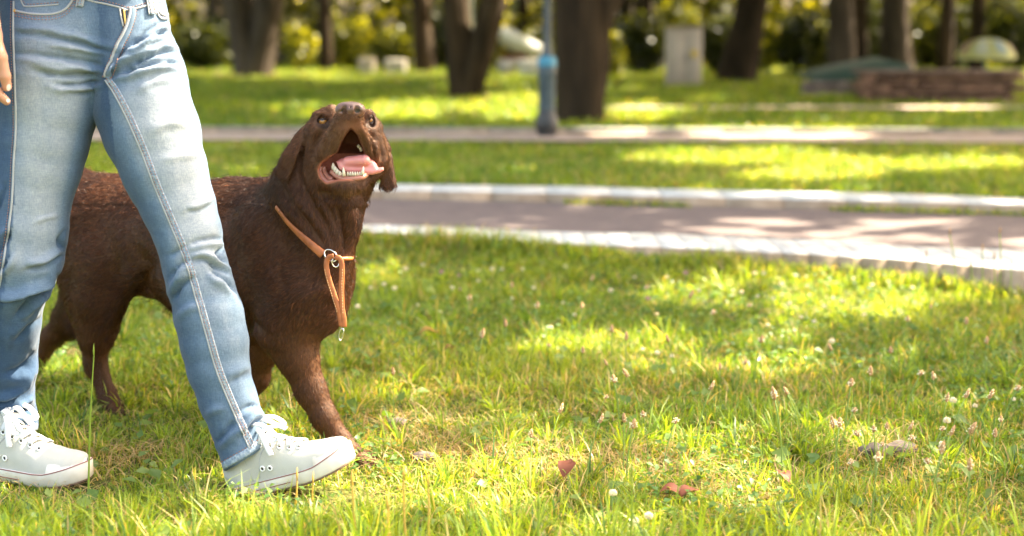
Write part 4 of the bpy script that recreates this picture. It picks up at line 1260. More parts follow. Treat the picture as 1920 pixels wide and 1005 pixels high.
        for i, x in enumerate(lx):
            t0 = math.pi * (.265 + .018 * i)
            for t in (t0, math.pi - t0): eyelet(x, t, r_)
            mb = MB()
            tt = np.linspace(t0, math.pi - t0, 12)
            pts = np.array([arch(x + (.004 if i % 2 else -.002) * math.sin(3 * s), s, .0038 + .0015 * math.sin((s - t0) / (math.pi - 2 * t0) * math.pi)) for s in tt])
            mb.tube(pts, .0048, 8, True, .32, np.gradient(pts, axis=0) * 0 + np.array([0, 0, 1.]))
            if i < 4:
                pts = np.array([arch(x + (lx[i + 1] - x) * (s - t0) / (math.pi - 2 * t0), s, .0055) for s in tt])
                mb.tube(pts, .0044, 8, True, .32, (0, 0, 1.))
            fin(mb, 'lace', lacem, r_)
        # bow
        kx, kz = .098, hh(.098) + .006
        mb = MB()
        mb.tube(np.array([[kx - .006, -.006, kz], [kx, 0, kz + .004], [kx + .008, .006, kz]]), np.array([.006, .009, .006]), 10)
        for pts in ([(kx, 0, kz), (kx + .008, -.018, kz + .012), (kx + .034, -.030, kz + .004), (kx + .050, -.030, kz - .022), (kx + .032, -.024, kz - .026), (kx + .010, -.010, kz - .004)],
                    [(kx, 0, kz), (kx + .002, .014, kz + .016), (kx + .030, .024, kz + .010), (kx + .046, .024, kz - .010), (kx + .022, .016, kz - .006), (kx + .003, .004, kz)],
                    [(kx, -.004, kz), (kx + .016, -.022, kz - .004), (kx + .026, -.034, kz - .034), (kx + .030, -.037, kz - .050)],
                    [(kx, .004, kz + .002), (kx + .020, .004, kz + .012), (kx + .048, -.006, kz - .004), (kx + .064, -.010, kz - .014)]):
            p_ = densify(np.array(pts, float), .003)
            mb.tube(p_, .0052, 8, True, .34, (0.25, -.5, .8))
        fin(mb, 'bow', lacem, r_)
        return r_
    def thing_child(name, par):
        o = bpy.data.objects.new(name, None); COL.objects.link(o); o.parent = par
        o.matrix_parent_inverse = parent_world(par).inverted(); o.empty_display_size = .05
        return o
    s1 = shoe(P(437, 940, 2.70), P(668, 874, 2.64), 0)
    s1['label'] = 'pale canvas shoe of the leading foot, landing on its heel with the toe raised'
    s2 = shoe(G(-66, 884, .004), G(166, 912, .0), 1)
    s2['label'] = 'pale canvas shoe of the trailing foot, flat in the grass'
    return bv
JEANS_BVH = build_person()

# ================================================================== SETTING
ZL, ZK1, ZK2, ZB = .0, .105, .135, .12       # near lawn, near kerb top, far kerb top, ground beyond the first path
def line_at(pts, z):
    w = np.array([G(a, b, z)[:2] for a, b in pts])
    o = np.argsort(w[:, 0])
    return lambda x: np.interp(x, w[o, 0], w[o, 1])
k1f = line_at([(-1200, 405), (0, 411), (690, 421), (740, 422), (1007, 433), (1280, 439), (1533, 451), (1713, 462), (1900, 468), (2500, 500)], ZK1)
k1n = line_at([(-1200, 414), (0, 422), (690, 434), (740, 437), (1007, 454), (1280, 465), (1533, 477), (1713, 488), (1900, 505), (2500, 556)], ZK1)
k2f = line_at([(-1400, 322), (400, 337), (740, 345), (1100, 349), (1280, 355), (1490, 358), (1700, 363), (1900, 371), (2600, 396)], ZK2)
k2n = line_at([(-1400, 334), (400, 350), (740, 357), (1100, 364), (1280, 369), (1490, 374), (1700, 378), (1900, 384), (2600, 412)], ZK2)
pbn = lambda x: np.interp(x, [-6, 0, 1.2, 6], [9.65, 9.50, 9.42, 9.2])
pbf = lambda x: np.interp(x, [-6, 0, 1.2, 6], [10.4, 10.18, 10.12, 10.0])
pcn = lambda x: 13.3 + 0 * x
pcf = lambda x: 13.75 + 0 * x
def ground_z(x, y):
    rise = np.interp(x, [.3, 1.0, 1.7], [.078, .045, .005]) * np.clip(1 - (k1n(x) - y) / .55, 0, 1) ** 1.5
    return np.where(y < k1n(x) + .05, rise + .012 * vnoise(x * 1.3, y * 1.3, 0 * x, 1), np.where(y < k2f(x) - .05, .05, ZB + .02 * vnoise(x * .6, y * .6, 0 * x, 2) * np.clip((y - 7.5), 0, 1) * ((y > 11) | (y < 9))))

soil = mat('lawn_soil', (.085, .095, .030), .95, .1, noise=[(3.5, 5, (.45, .6, .5), (1.4, 1.35, 1.1), (1, 1, 1)), (40, 4, (.5, .45, .4), (1.5, 1.4, 1.3), (1, 1, 1))], bump=[(60, 4, .8, .02, (1, 1, 1))])
def build_ground():
    xs = np.concatenate([[-120, -60, -25], np.arange(-12, 12.01, .12), [25, 60, 120]])
    ys = np.concatenate([[-30, -8, 0], np.arange(1, 8.4, .06), np.arange(8.5, 36, .4), [60, 120, 250]])
    X, Y = np.meshgrid(xs, ys)
    Z = ground_z(X, Y)
    V = np.stack([X, Y, Z], -1).reshape(-1, 3)
    nx = len(xs); i = np.arange(len(ys) - 1)[:, None] * nx; k = np.arange(nx - 1)[None]
    F = np.stack([i + k, i + k + 1, i + nx + k + 1, i + nx + k], -1).reshape(-1, 4)
    tag(mesh_np('ground', V, F, soil), kind='structure')
build_ground()
paver = mat('mauve_pavers', (.150, .118, .112), .8, .3, noise=[(9, 3, (.80, .80, .82), (1.15, 1.12, 1.10), (1, 3, 1)), (55, 2, (.85, .84, .84), (1.15, 1.15, 1.15), (1, 1.6, 1))], bump=[(40, 2, .3, .01, (1, 2, 1))])
pale_p = mat('pale_pavers', (.42, .32, .275), .75, .3, noise=[(5, 3, (.8, .78, .76), (1.15, 1.15, 1.15), (1, 1, 1))])
def ribbon(name, fa, fb, z, m_, x0=-12., x1=12., step=.2, kind='structure'):
    xs = np.arange(x0, x1, step)
    V = np.concatenate([np.stack([xs, fa(xs), 0 * xs + z], 1), np.stack([xs, fb(xs), 0 * xs + z], 1)])
    n = len(xs); k = np.arange(n - 1)
    return tag(mesh_np(name, V, np.stack([k, k + 1, n + k + 1, n + k], -1), m_), kind=kind)
ribbon('path', lambda x: k1f(x) - .02, lambda x: k2n(x) + .02, .092, paver)
ribbon('path', pbn, pbf, ZB + .030, pale_p)
ribbon('path', pcn, pcf, ZB + .030, pale_p, .6, 10)
# kerbs: rows of worn stone blocks with open joints, tops whitewashed
kerbm = mat('whitewashed_kerb', rough=.8, spec=.2, attr=True, noise=[(16, 4, (.72, .70, .68), (1.08, 1.08, 1.08), (1, 1, 1))], bump=[(50, 3, .5, .006, (1, 1, 1))])
def kerb(fn, ff, top, bot, blk, seed, x0=-7., x1=7., tone=1.0):
    r = random.Random(seed)
    mb = MB(); x = x0
    while x < x1:
        w = blk * r.uniform(.85, 1.15); a, b = x + .0008, x + w - .0008
        j = r.uniform(-.002, .002); jy = r.uniform(-.002, .002)
        V = []
        for z, ins in ((bot, 0), (top - .0015 + j * .5, 0), (top + j * .5, .0012)):
            for (xx, f_, s_) in ((a + ins, fn, 1), (b - ins, fn, 1), (b - ins, ff, -1), (a + ins, ff, -1)):
                V.append([xx, float(f_(xx)) + s_ * ins + jy, z])
        F = [[0, 1, 5, 4], [1, 2, 6, 5], [2, 3, 7, 6], [3, 0, 4, 7], [4, 5, 9, 8], [5, 6, 10, 9], [6, 7, 11, 10], [7, 4, 8, 11], [8, 9, 10, 11]]
        t = r.uniform(.93, 1.05) * tone
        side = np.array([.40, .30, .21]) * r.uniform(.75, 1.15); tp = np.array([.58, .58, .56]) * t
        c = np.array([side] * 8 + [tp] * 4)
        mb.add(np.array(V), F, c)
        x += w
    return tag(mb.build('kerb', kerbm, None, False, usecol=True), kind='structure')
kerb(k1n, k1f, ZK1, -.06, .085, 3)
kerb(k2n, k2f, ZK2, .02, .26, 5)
kerb(lambda x: pbf(x) + .01, lambda x: pbf(x) + .20, ZB + .060, .05, .5, 8, tone=.45)

# ------------------------------------------------------------------ trees
bark = mat('dark_bark', (.040, .027, .016), .95, .15, noise=[(6, 5, (.45, .45, .45), (1.5, 1.45, 1.4), (1, 1, .25))], bump=[(9, 5, 1.0, .06, (1, 1, .2))])
bark2 = mat('grey_bark', (.075, .056, .042), .95, .15, noise=[(5, 5, (.55, .55, .55), (1.4, 1.4, 1.4), (1, 1, .25))], bump=[(9, 5, 1.0, .05, (1, 1, .2))])
leafm = mat('crown_leaf', rough=.45, spec=.5, attr=True, trans=.3)
def ring_tube(mb, pts, rad, seg=14, seed=0):
    pts = np.asarray(pts, float); rad = np.asarray(rad, float)
    pp = densify(pts, .12); rr = np.interp(np.linspace(0, 1, len(pp)), np.linspace(0, 1, len(pts)), rad)
    n0 = mb.n; mb.tube(pp, rr, seg)
    V = mb.V[-2 if len(mb.V) > 1 else -1]
    for A in mb.V[-3:]:
        if len(A) == len(pp) * seg:
            a = np.tile(np.arange(seg) / seg * 2 * math.pi, len(pp)); c = np.repeat(pp, seg, 0)
            k_ = 1 + .10 * np.sin(a * 3 + seed + c[:, 2] * .6) + .06 * np.sin(a * 7 + seed * 2 - c[:, 2] * 1.7)
            A[:] = c + (A - c) * k_[:, None]
TREES = []                        # (xy, root, top point, stems)
def tree(label, base, stems, m_=bark, kind='linden_tree', flare=1.5):
    """stems: list of (px at the top edge of the picture, dx/dz further up, radius px at base, radius px at the top edge)"""
    bx, by = base
    g = G(bx, by, ZB); Y = g[1]; s = pxm(Y)
    root = thing(kind, label, 'tree', (g[0], g[1], ZB), 0, 'trees standing in the park')
    mb = MB(); tops = []
    for i, (tx, lean, r0, r1, dep) in enumerate(stems):
        pt = P(tx, 0, Y); zt = pt[2]
        a = np.array([g[0] + (tx - bx) * s * .06, Y, ZB - .15]); h = 5.2
        pts = [a, a + (0, 0, .15), (np.array([a[0] * .55 + pt[0] * .45, Y + dep * .3, ZB + (zt - ZB) * .45])), np.array([pt[0], Y + dep * .6, zt]),
               np.array([pt[0] + lean * 1.6, Y + dep * 1.2, zt + 1.6]), np.array([pt[0] + lean * 3.2, Y + dep * 2, h + .6])]
        ring_tube(mb, pts, np.array([r0 * flare, r0 * 1.18, r0 * .96, r1, r1 * .8, r1 * .35]) * s, 16, bx + i)
        tops.append(pts[-2]); tops.append(pts[-1])
    trunk = mb.build('trunk', m_, root)
    TREES.append((np.array([g[0], Y]), root, tops, max(s_[2] for s_ in stems) * s))
    return root
tree('grey forked tree splitting into a V just above the lawn, far left behind the dog', (475, 143), [(444, -.10, 24, 20, .1), (505, .12, 24, 19, -.1)], bark2)
tree('two stemmed dark tree with one leaning stem, between dog and lamp post', (870, 186), [(852, -.05, 21, 20, 0), (927, .22, 20, 17, -.15)])
tree('thickest dark tree standing right beside the lamp post', (1093, 231), [(1086, -.02, 37, 44, 0), (1136, .60, 24, 26, .1)], flare=1.2)
for lb, b_, st, mm in (
    ('slender dark trunk left of the two stemmed tree', (796, 136), [(790, .03, 14, 12, 0)], bark),
    ('dark trunk just right of the pale cabinet, leaning right', (1382, 152), [(1412, .12, 26, 20, 0)], bark),
    ('straight dark trunk above the left end of the stone terrace', (1578, 146), [(1576, .0, 19, 17, 0)], bark2),
    ('thin dark trunk close behind the straight one over the terrace', (1608, 140), [(1612, .04, 14, 12, 0)], bark),
    ('broad dark trunk over the middle of the terrace', (1682, 141), [(1680, -.02, 22, 19, 0)], bark2),
    ('thin trunk left of the yellow parasol', (1768, 136), [(1778, .03, 11, 10, 0)], bark),
    ('thin trunk behind the yellow parasol', (1832, 134), [(1836, .02, 12, 11, 0)], bark),
    ('slim far trunk in the dark hedge above the dog\'s head', (612, 133), [(606, -.02, 9, 8, 0)], bark),
    ('far trunk between the big tree and the pale cabinet', (1205, 137), [(1212, .04, 12, 10, 0)], bark),
):
    tree(lb, b_, st, mm)
# trees outside the picture on the side of the sun: they cast the shade on the lawn
for i, (x_, y_) in enumerate([(4.2, 2.2), (4.9, 5.4), (6.4, 8.2), (8.0, 12.0), (9.6, 16.5), (12.5, 21.0), (-4.6, 9.0), (14.5, 26)]):
    root = thing('linden_tree', ['linden with a low wide crown nearest the camera at the right, outside the picture', 'second linden from the camera along the right edge of the lawn', 'linden standing level with the second path, right of the picture', 'linden right of the stone terrace', 'linden behind the right end of the terrace', 'linden at the far right corner of the park', 'linden left of the picture behind the walker', 'last linden on the far right'][i], 'tree', (x_, y_, 0), 0, 'trees standing in the park')
    mb = MB(); pts = [(x_, y_, -.1), (x_, y_, .3), (x_ + .1, y_, 2), (x_, y_ + .1, 4), (x_ + .1, y_, 5.6)]
    ring_tube(mb, pts, [.26, .19, .16, .13, .05], 14, i)
    mb.build('trunk', bark, root)
    TREES.append((np.array([x_, y_]), root, [np.array(pts[3]), np.array(pts[4])], .17))

def leaf_mesh(C, size, seed, updown=.6, colA=(.06, .12, .02), colB=(.16, .24, .04)):
    """many folded leaf-shaped faces: each leaf is two quads along a mid rib"""
    r = np.random.default_rng(seed); n = len(C)
    size = np.broadcast_to(size, (n,))[:, None]
    nrm = r.normal(0, 1, (n, 3)); nrm[:, 2] = np.abs(nrm[:, 2]) + updown; nrm /= np.linalg.norm(nrm, axis=1)[:, None]
    t = r.normal(0, 1, (n, 3)); t -= (t * nrm).sum(1)[:, None] * nrm; t /= np.linalg.norm(t, axis=1)[:, None]
    b = np.cross(nrm, t)
    p0 = C - t * size * .5; p3 = C + t * size * .5 - nrm * size * .08
    l1 = C - t * size * .12 + b * size * .36 + nrm * size * .10; r1 = C - t * size * .12 - b * size * .36 + nrm * size * .10
    V = np.stack([p0, r1, p3, l1, C], 1).reshape(-1, 3)
    k = np.arange(n)[:, None] * 5
    F = np.concatenate([k + np.array([0, 1, 4]), k + np.array([1, 2, 4]), k + np.array([2, 3, 4]), k + np.array([3, 0, 4])])
    f = r.random((n, 1)) ** 1.3
    c = np.array(colA) * (1 - f) + np.array(colB) * f
    return V, F, np.repeat(c, 5, 0)

# crowns: unseen leaves set along sun rays, omitted to shape flecks on the lawn
LIT = [(1180, 655, 140, 40, 1), (1070, 655, 130, 36, 1), (1525, 600, 110, 50, 1), (1610, 560, 180, 50, 1), (1480, 640, 60, 24, 1), (330, 900, 330, 90, .7), (640, 930, 330, 80, .8), (1150, 960, 240, 60, .6), (900, 760, 220, 50, .6), (700, 520, 60, 22, .9), (1240, 820, 150, 40, .6), (1640, 690, 120, 25, .6), (1480, 800, 90, 30, .5),
       (1840, 560, 80, 22, .8), (1500, 396, 95, 9, 1), (1410, 432, 80, 10, 1), (1700, 440, 110, 9, 1), (1780, 428, 70, 8, 1), (1880, 418, 50, 6, 1), (1560, 362, 120, 8, .9), (1330, 362, 90, 6, .8), (1320, 455, 120, 8, .8),
       (1500, 458, 120, 8, .8), (1660, 470, 130, 8, .8), (1740, 374, 100, 6, .8), (1380, 300, 230, 17, 1), (1520, 332, 160, 16, 1), (1720, 312, 220, 15, 1), (1230, 330, 60, 10, .5), (1850, 300, 90, 12, .8), (430, 278, 70, 9, .9), (860, 300, 80, 8, .4),
       (1470, 255, 245, 16, 1), (1150, 257, 100, 7, 1), (1800, 255, 120, 5, .6), (1800, 240, 110, 5, .8), (480, 246, 60, 4, .6), (780, 203, 150, 15, 1), (690, 222, 160, 9, 1), (560, 205, 90, 8, .9), (850, 165, 60, 8, .9), (965, 205, 80, 30, 1), (960, 160, 60, 14, .9),
       (640, 150, 60, 8, .8), (560, 138, 50, 8, .9), (430, 195, 40, 8, .7), (400, 130, 60, 6, .6), (1190, 215, 80, 22, 1), (1290, 210, 130, 8, .9), (1320, 184, 60, 8, .8), (1500, 205, 120, 6, .8), (1620, 228, 180, 6, .8), (1770, 208, 110, 6, 1), (1170, 165, 50, 12, .9), (1060, 200, 20, 30, .8)]
OBJ_LIT = [((-.98, 2.75, .12), (-.92, 2.78, .95), .20), ((-.5, 2.95, .42), (-.33, 2.92, .72), .13), ((-.98, 3.42, .50), (-.50, 3.12, .55), .17), ((-.42, 3.0, .25), (-.38, 2.95, .5), .10)]  # unseen leaves removed along these rays so sun reaches legs and dog
def build_crowns():
    S = np.array(SUND) / SUND.z
    n = 85000
    y = 1.7 + 26.5 * rng.random(n) ** .72
    x = (rng.random(n) * 2 - 1) * (.37 * y + .9)
    gz = ground_z(x, y)
    px, py = to_px(x, y, gz)
    keep = np.ones(n)
    for cx_, cy_, a, b, w in LIT:
        d = np.hypot((px - cx_) / a, (py - cy_) / b)
        d = d + .18 * vnoise(px / 22, py / 10, 0 * px, 21)
        keep *= 1 - w * np.clip((1.12 - d) / .2, 0, 1)
    nz = vnoise(x * 1.5, y * 1.1, 0 * x, 31) + .6 * vnoise(x * 4.1, y * 3.0, 0 * x, 32)
    keep *= np.where(nz > .72, .15, 1.0)
    dens = np.interp(y, [1.7, 3, 5, 9, 14, 20, 22, 28], [.7, .85, .95, 1, 1, 1, .15, .10])
    m = rng.random(n) < keep * dens
    x, y, gz = x[m], y[m], gz[m]; n = len(x)
    h = 4.0 + 3.2 * rng.random(n)
    C = np.stack([x, y, gz], 1) + S * h[:, None]
    ok = np.ones(n, bool)
    D = np.array(SUND)
    for a, b, r_ in OBJ_LIT:
        for t in np.linspace(0, 1, 6):
            p = np.array(a) * (1 - t) + np.array(b) * t
            w = C - p; al = w @ D; dist = np.linalg.norm(w - al[:, None] * D, axis=1)
            ok &= ~((dist < r_) & (al > 0))
    C = C[ok]
    # added unseen leaf ceiling to darken the back lawn, open over chosen sun flecks
    m_ = 22000
    hx, hy, hz = rng.uniform(-13, 14, m_), rng.uniform(9.5, 23, m_), rng.uniform(4.2, 8.5, m_)
    gx, gy = hx - S[0] * (hz - ZB), hy - S[1] * (hz - ZB)
    qx, qy = to_px(gx, np.maximum(gy, .5), ZB)
    kp = np.ones(m_)
    for cx_, cy_, a, b, w in LIT:
        d = np.hypot((qx - cx_) / a, (qy - cy_) / b) + .18 * vnoise(qx / 22, qy / 10, 0 * qx, 21)
        kp *= 1 - w * np.clip((1.12 - d) / .2, 0, 1)
    far = rng.random(m_) < kp
    for a, b, r_ in OBJ_LIT:
        for t in np.linspace(0, 1, 6):
            p = np.array(a) * (1 - t) + np.array(b) * t
            w = np.stack([hx, hy, hz], 1) - p; al = w @ D; far &= ~((np.linalg.norm(w - al[:, None] * D, axis=1) < r_) & (al > 0))
    C = np.concatenate([C, np.stack([hx, hy, hz], 1)[far]])
    T = np.array([t[0] for t in TREES])
    # each leaf belongs to the nearest tree
    idx = np.argmin(((C[:, None, :2] - T[None]) ** 2).sum(-1), 1)
    for i, (xy, root, tops, rad) in enumerate(TREES):
        c = C[idx == i]
        if len(c) < 40:
            c = np.concatenate([c, np.array([xy[0], xy[1], 5.5]) + rng.normal(0, 1, (700, 3)) * [1.3, 1.3, .7]])
            c = c[c[:, 2] > 3.8]
        V, F, colr = leaf_mesh(c, rng.uniform(.13, .24, len(c)) * np.interp(c[:, 1], [8, 12], [1, 1.75]), 100 + i)
        mesh_np('crown', V, F, leafm, root, False, colr)
        mb = MB()
        for k in range(9):
            e = c[rng.integers(len(c))]; s = tops[k % len(tops)]
            mid = (s + e) / 2 + np.array([0, 0, .35])
            mb.tube(densify(np.array([s - [0, 0, .1], mid, e]), .5), np.linspace(max(.03, rad * .38), .012, len(densify(np.array([s, mid, e]), .5))), 7)
        mb.build('limb', bark, root)
build_crowns()

# ------------------------------------------------------------------ shrubs and the dark wood behind
shrubm = mat('shrub_leaf', rough=.4, spec=.6, attr=True, trans=.5)
def shrub(label, cx, cy, wpx, hpx, n, A, B, size=.12, depth=.9):
    g = G(cx, cy, ZB); s = pxm(g[1])
    root = thing('shrub', label, 'shrub', tuple(g), 0, 'shrubs at the edge of the wood')
    r = np.random.default_rng(int(cx))
    c = r.normal(0, 1, (n, 3)); c /= np.linalg.norm(c, axis=1)[:, None]; c *= (.35 + .65 * r.random((n, 1)) ** .5)
    lump = 1 + .3 * vnoise(c[:, 0] * 2.5, c[:, 1] * 2.5, c[:, 2] * 2.5, int(cx))
    c = c * lump[:, None] * [wpx * s / 2, depth / 2, hpx * s / 2] + [0, 0, hpx * s / 2]
    c[:, 2] = np.abs(c[:, 2])
    V, F, colr = leaf_mesh(c + g, r.uniform(size * .6, size * 1.3, n), int(cx) + 5, .2, A, B)
    mesh_np('foliage', V, F, shrubm, root, False, colr)
    mb = MB()
    for k in range(6):
        e = c[r.integers(n)] + g
        mb.tube(densify(np.array([g + [0, 0, -.05], (g + e) / 2 + [0, 0, .08], e]), .2), .02, 6)
    mb.build('stem', bark, root)
dk = ((.018, .026, .006), (.07, .085, .012)); md = ((.035, .050, .008), (.18, .19, .02)); yl = ((.08, .10, .012), (.36, .36, .03))  # sun glints put into the bright leaf tones of md and yl
for a in (('clipped dark hedge bush left of the forked tree', 385, 132, 110, 95, 1500, *dk), ('dark bush hiding behind the forked tree', 480, 128, 130, 110, 1300, *dk),
          ('bright yellow green bush above the dog\'s left ear', 566, 131, 60, 90, 700, *yl), ('yellow green bush right of the brightest one', 660, 129, 90, 100, 900, *yl),
          ('dark bush above the dog\'s nose', 612, 126, 90, 100, 900, *dk), ('mid green bush left of the two stemmed tree', 745, 131, 90, 80, 900, *md), ('bush glimpsed between the two stems', 905, 133, 70, 90, 700, *yl),
          ('dark bush behind the two stemmed tree', 820, 126, 100, 120, 1000, *dk), ('yellow bush against the thick tree\'s right side', 1148, 143, 45, 85, 600, *yl), ('dark bush between the thick tree and the cabinet', 1205, 138, 100, 110, 1200, *dk),
          ('bright bush over the cabinet', 1262, 130, 110, 130, 1000, *md), ('dark bush right of the cabinet', 1352, 138, 90, 110, 1100, *dk), ('yellow green bush between cabinet and terrace', 1420, 140, 80, 110, 800, *yl),
          ('dark bush left of the terrace', 1500, 140, 110, 120, 1200, *dk), ('bright bush behind the terrace\'s left end', 1548, 136, 60, 100, 600, *yl), ('dark bush behind the terrace', 1640, 132, 140, 130, 1400, *dk),
          ('mid green bush over the terrace', 1735, 130, 100, 120, 1000, *md), ('dark bush left of the parasol', 1790, 130, 100, 130, 1100, *dk), ('dark bush at the right edge beyond the parasol', 1905, 134, 150, 140, 1500, *dk),
          ('mid green bush beyond the lamp post', 1000, 127, 100, 70, 700, *md)):
    shrub(*a)
def build_wood():
    n = 60000
    x = rng.uniform(-17, 17, n); y = rng.uniform(29, 37, n); z = rng.random(n) ** 1.6 * 7.5
    nz = vnoise(x * .55, y * .3, z * .8, 41)
    m = nz > -.55; x, y, z = x[m], y[m], z[m]
    f = np.clip(.5 + .9 * vnoise(x * 1.1, y * .5, z * 1.4, 43), 0, 1)[:, None]
    V, F, colr = leaf_mesh(np.stack([x, y, z + .05], 1), rng.uniform(.16, .38, len(x)), 77, .1, dk[0], md[1])
    br = (rng.random((len(x), 1)) < .32) & (vnoise(x * .7, y * .3, z * 1.2, 47)[:, None] > .05)  # sunlit highlights painted into the colour of scattered leaves
    colr = np.where(np.repeat(br, 5, 0), np.array([.50, .48, .03]), colr * np.repeat(.5 + 1.1 * f, 5, 0))
    tag(mesh_np('woodland', V, F, shrubm, None, False, colr), kind='stuff')
build_wood()
for i, (px_, py_, w_) in enumerate([(1345, 120, 16), (1640, 120, 14), (1730, 119, 16), (1180, 121, 12), (980, 121, 10), (400, 122, 14), (1880, 121, 18)]):
    tree(['far trunk right of the cabinet', 'far trunk above the terrace tarp', 'far trunk above the terrace wall', 'far trunk left of the cabinet', 'far trunk beyond the lamp post', 'far trunk at the clipped hedge', 'far trunk at the right edge'][i] + ', deep in the shade of the wood', (px_, py_), [(px_ + (i % 3 - 1) * 5, 0, w_, w_ * .9, 0)], bark2 if i % 2 else bark)

# ------------------------------------------------------------------ lamp post
def lamp_post():
    g = G(1025, 262, ZB); s = pxm(g[1])
    root = thing('lamp_post', 'cast iron park lamp post with a blue collar on a dark fluted base', 'street lamp', (g[0], g[1], ZB))
    iron = mat('grey_blue_iron', (.034, .058, .075), .38, .6, noise=[(12, 3, (.6, .65, .7), (1.4, 1.35, 1.3), (1, 1, 1))])
    blk = mat('worn_black_iron', (.030, .028, .028), .45, .5, noise=[(12, 3, (.6, .6, .6), (1.8, 1.7, 1.6), (1, 1, 1))])
    blue = mat('blue_collar_paint', (.05, .24, .36), .4, .5)
    def z(py): return (262 - py) * s
    c = (g[0], g[1], ZB)
    mb = MB(); mb.lathe([(0, -.02), (19 * s, -.02), (19 * s, z(256)), (17 * s, z(252)), (20 * s, z(246)), (22 * s, z(236)), (21 * s, z(226)), (17 * s, z(214)), (15 * s, z(206))], c, 24); mb.build('base', blk, root)
    mb = MB(); seg = 32; prof = [(15.2, 207), (14.6, 190), (15, 165), (15.5, 140), (16.5, 127), (15, 125)]
    V = []; a = np.arange(seg) / seg * 2 * math.pi
    for r_, py in prof:
        rr = r_ * s * (1 + .06 * np.cos(a * 8)); V.append(np.stack([rr * np.cos(a), rr * np.sin(a), 0 * a + z(py)], 1) + c)
    i = np.arange(len(prof) - 1)[:, None] * seg; k = np.arange(seg)[None]
    mb.add(np.concatenate(V), np.stack([i + k, i + (k + 1) % seg, i + seg + (k + 1) % seg, i + seg + k], -1).reshape(-1, 4)); mb.build('shaft', iron, root)
    mb = MB(); mb.lathe([(14 * s, z(127)), (18 * s, z(125)), (18.5 * s, z(120)), (16.5 * s, z(117)), (18 * s, z(112)), (17 * s, z(109)), (8 * s, z(106))], c, 24); mb.build('collar', blue, root)
    pole = mat('dark_pole_paint', (.045, .055, .065), .4, .5)
    mb = MB(); mb.lathe([(11 * s, z(107)), (8.5 * s, z(95)), (8 * s, z(60)), (7.5 * s, z(0)), (6 * s, 3.0), (9 * s, 3.05), (5 * s, 3.1), (0, 3.1)], c, 20); mb.build('pole', pole, root)
    mb = MB(); mb.lathe([(.05, 3.1), (.13, 3.2), (.16, 3.45), (.02, 3.5)], c, 8); ln = mb.build('lantern', mat('milky_glass', (.7, .7, .66), .3, .5), root)
    mb = MB(); mb.lathe([(.19, 3.45), (.19, 3.48), (.08, 3.60), (.015, 3.68), (0, 3.72)], c, 8); mb.build('lantern_roof', pole, ln)
lamp_post()
def pale_pole():
    g = G(881, 163, ZB); s = pxm(g[1])
    root = thing('pole', 'pale grey painted pole seen between the two stems of the dark tree', 'pole', (g[0], g[1], ZB))
    mb = MB(); mb.lathe([(9 * s, -.05), (9 * s, .03), (8 * s, .05), (7.6 * s, 1.5), (6 * s, 4.4), (0, 4.42)], (g[0], g[1], ZB), 16)
    mb.build('shaft', mat('pale_grey_paint', (.42, .45, .36), .6, .3), root)
    mb = MB(); mb.box((g[0], g[1], 4.6), (.5, .2, .08), bev=.02); mb.build('lamp_head', mat('grey_metal', (.35, .36, .36), .5, .4), root)
pale_pole()
def cabinet():
    g = G(1283, 160, ZB); s = pxm(g[1]); w = 64 * s; h = 104 * s
    root = thing('utility_cabinet', 'pale pinkish white utility cabinet standing on the lawn with a small yellow sign', 'cabinet', (g[0], g[1], ZB))
    m_ = mat('pinkish_white_paint', (.60, .49, .42), .55, .4, noise=[(2.5, 4, (.88, .87, .86), (1.05, 1.05, 1.05), (1, 1, .4))])
    mb = MB(); mb.box((g[0], g[1] + .16, ZB + h / 2), (w, .30, h), bev=.008); mb.build('body', m_, root)
    for sx in (-1, 1):
        mb = MB(); mb.box((g[0] + sx * w * .245, g[1] + .004, ZB + h * .5), (w * .46, .012, h * .90), bev=.003); d = mb.build('door', m_, root)
    mb = MB(); mb.box((g[0] + .02, g[1] - .012, ZB + h * .5), (.014, .03, .09), bev=.003); mb.build('handle', mat('dark_handle', (.05, .05, .05), .4, .5), d)
    mb = MB(); mb.box((g[0] + w * .27, g[1] - .006, ZB + h * .56), (w * .17, .006, h * .13), bev=.001); mb.build('warning_sign', mat('yellow_sign', (.75, .50, .04), .5, .4), d)
    mb = MB(); mb.box((g[0], g[1] + .15, ZB + h + .015), (w * 1.06, .34, .03), bev=.008); mb.build('roof', mat('brownish_cap', (.38, .30, .27), .6, .3), root)
cabinet()
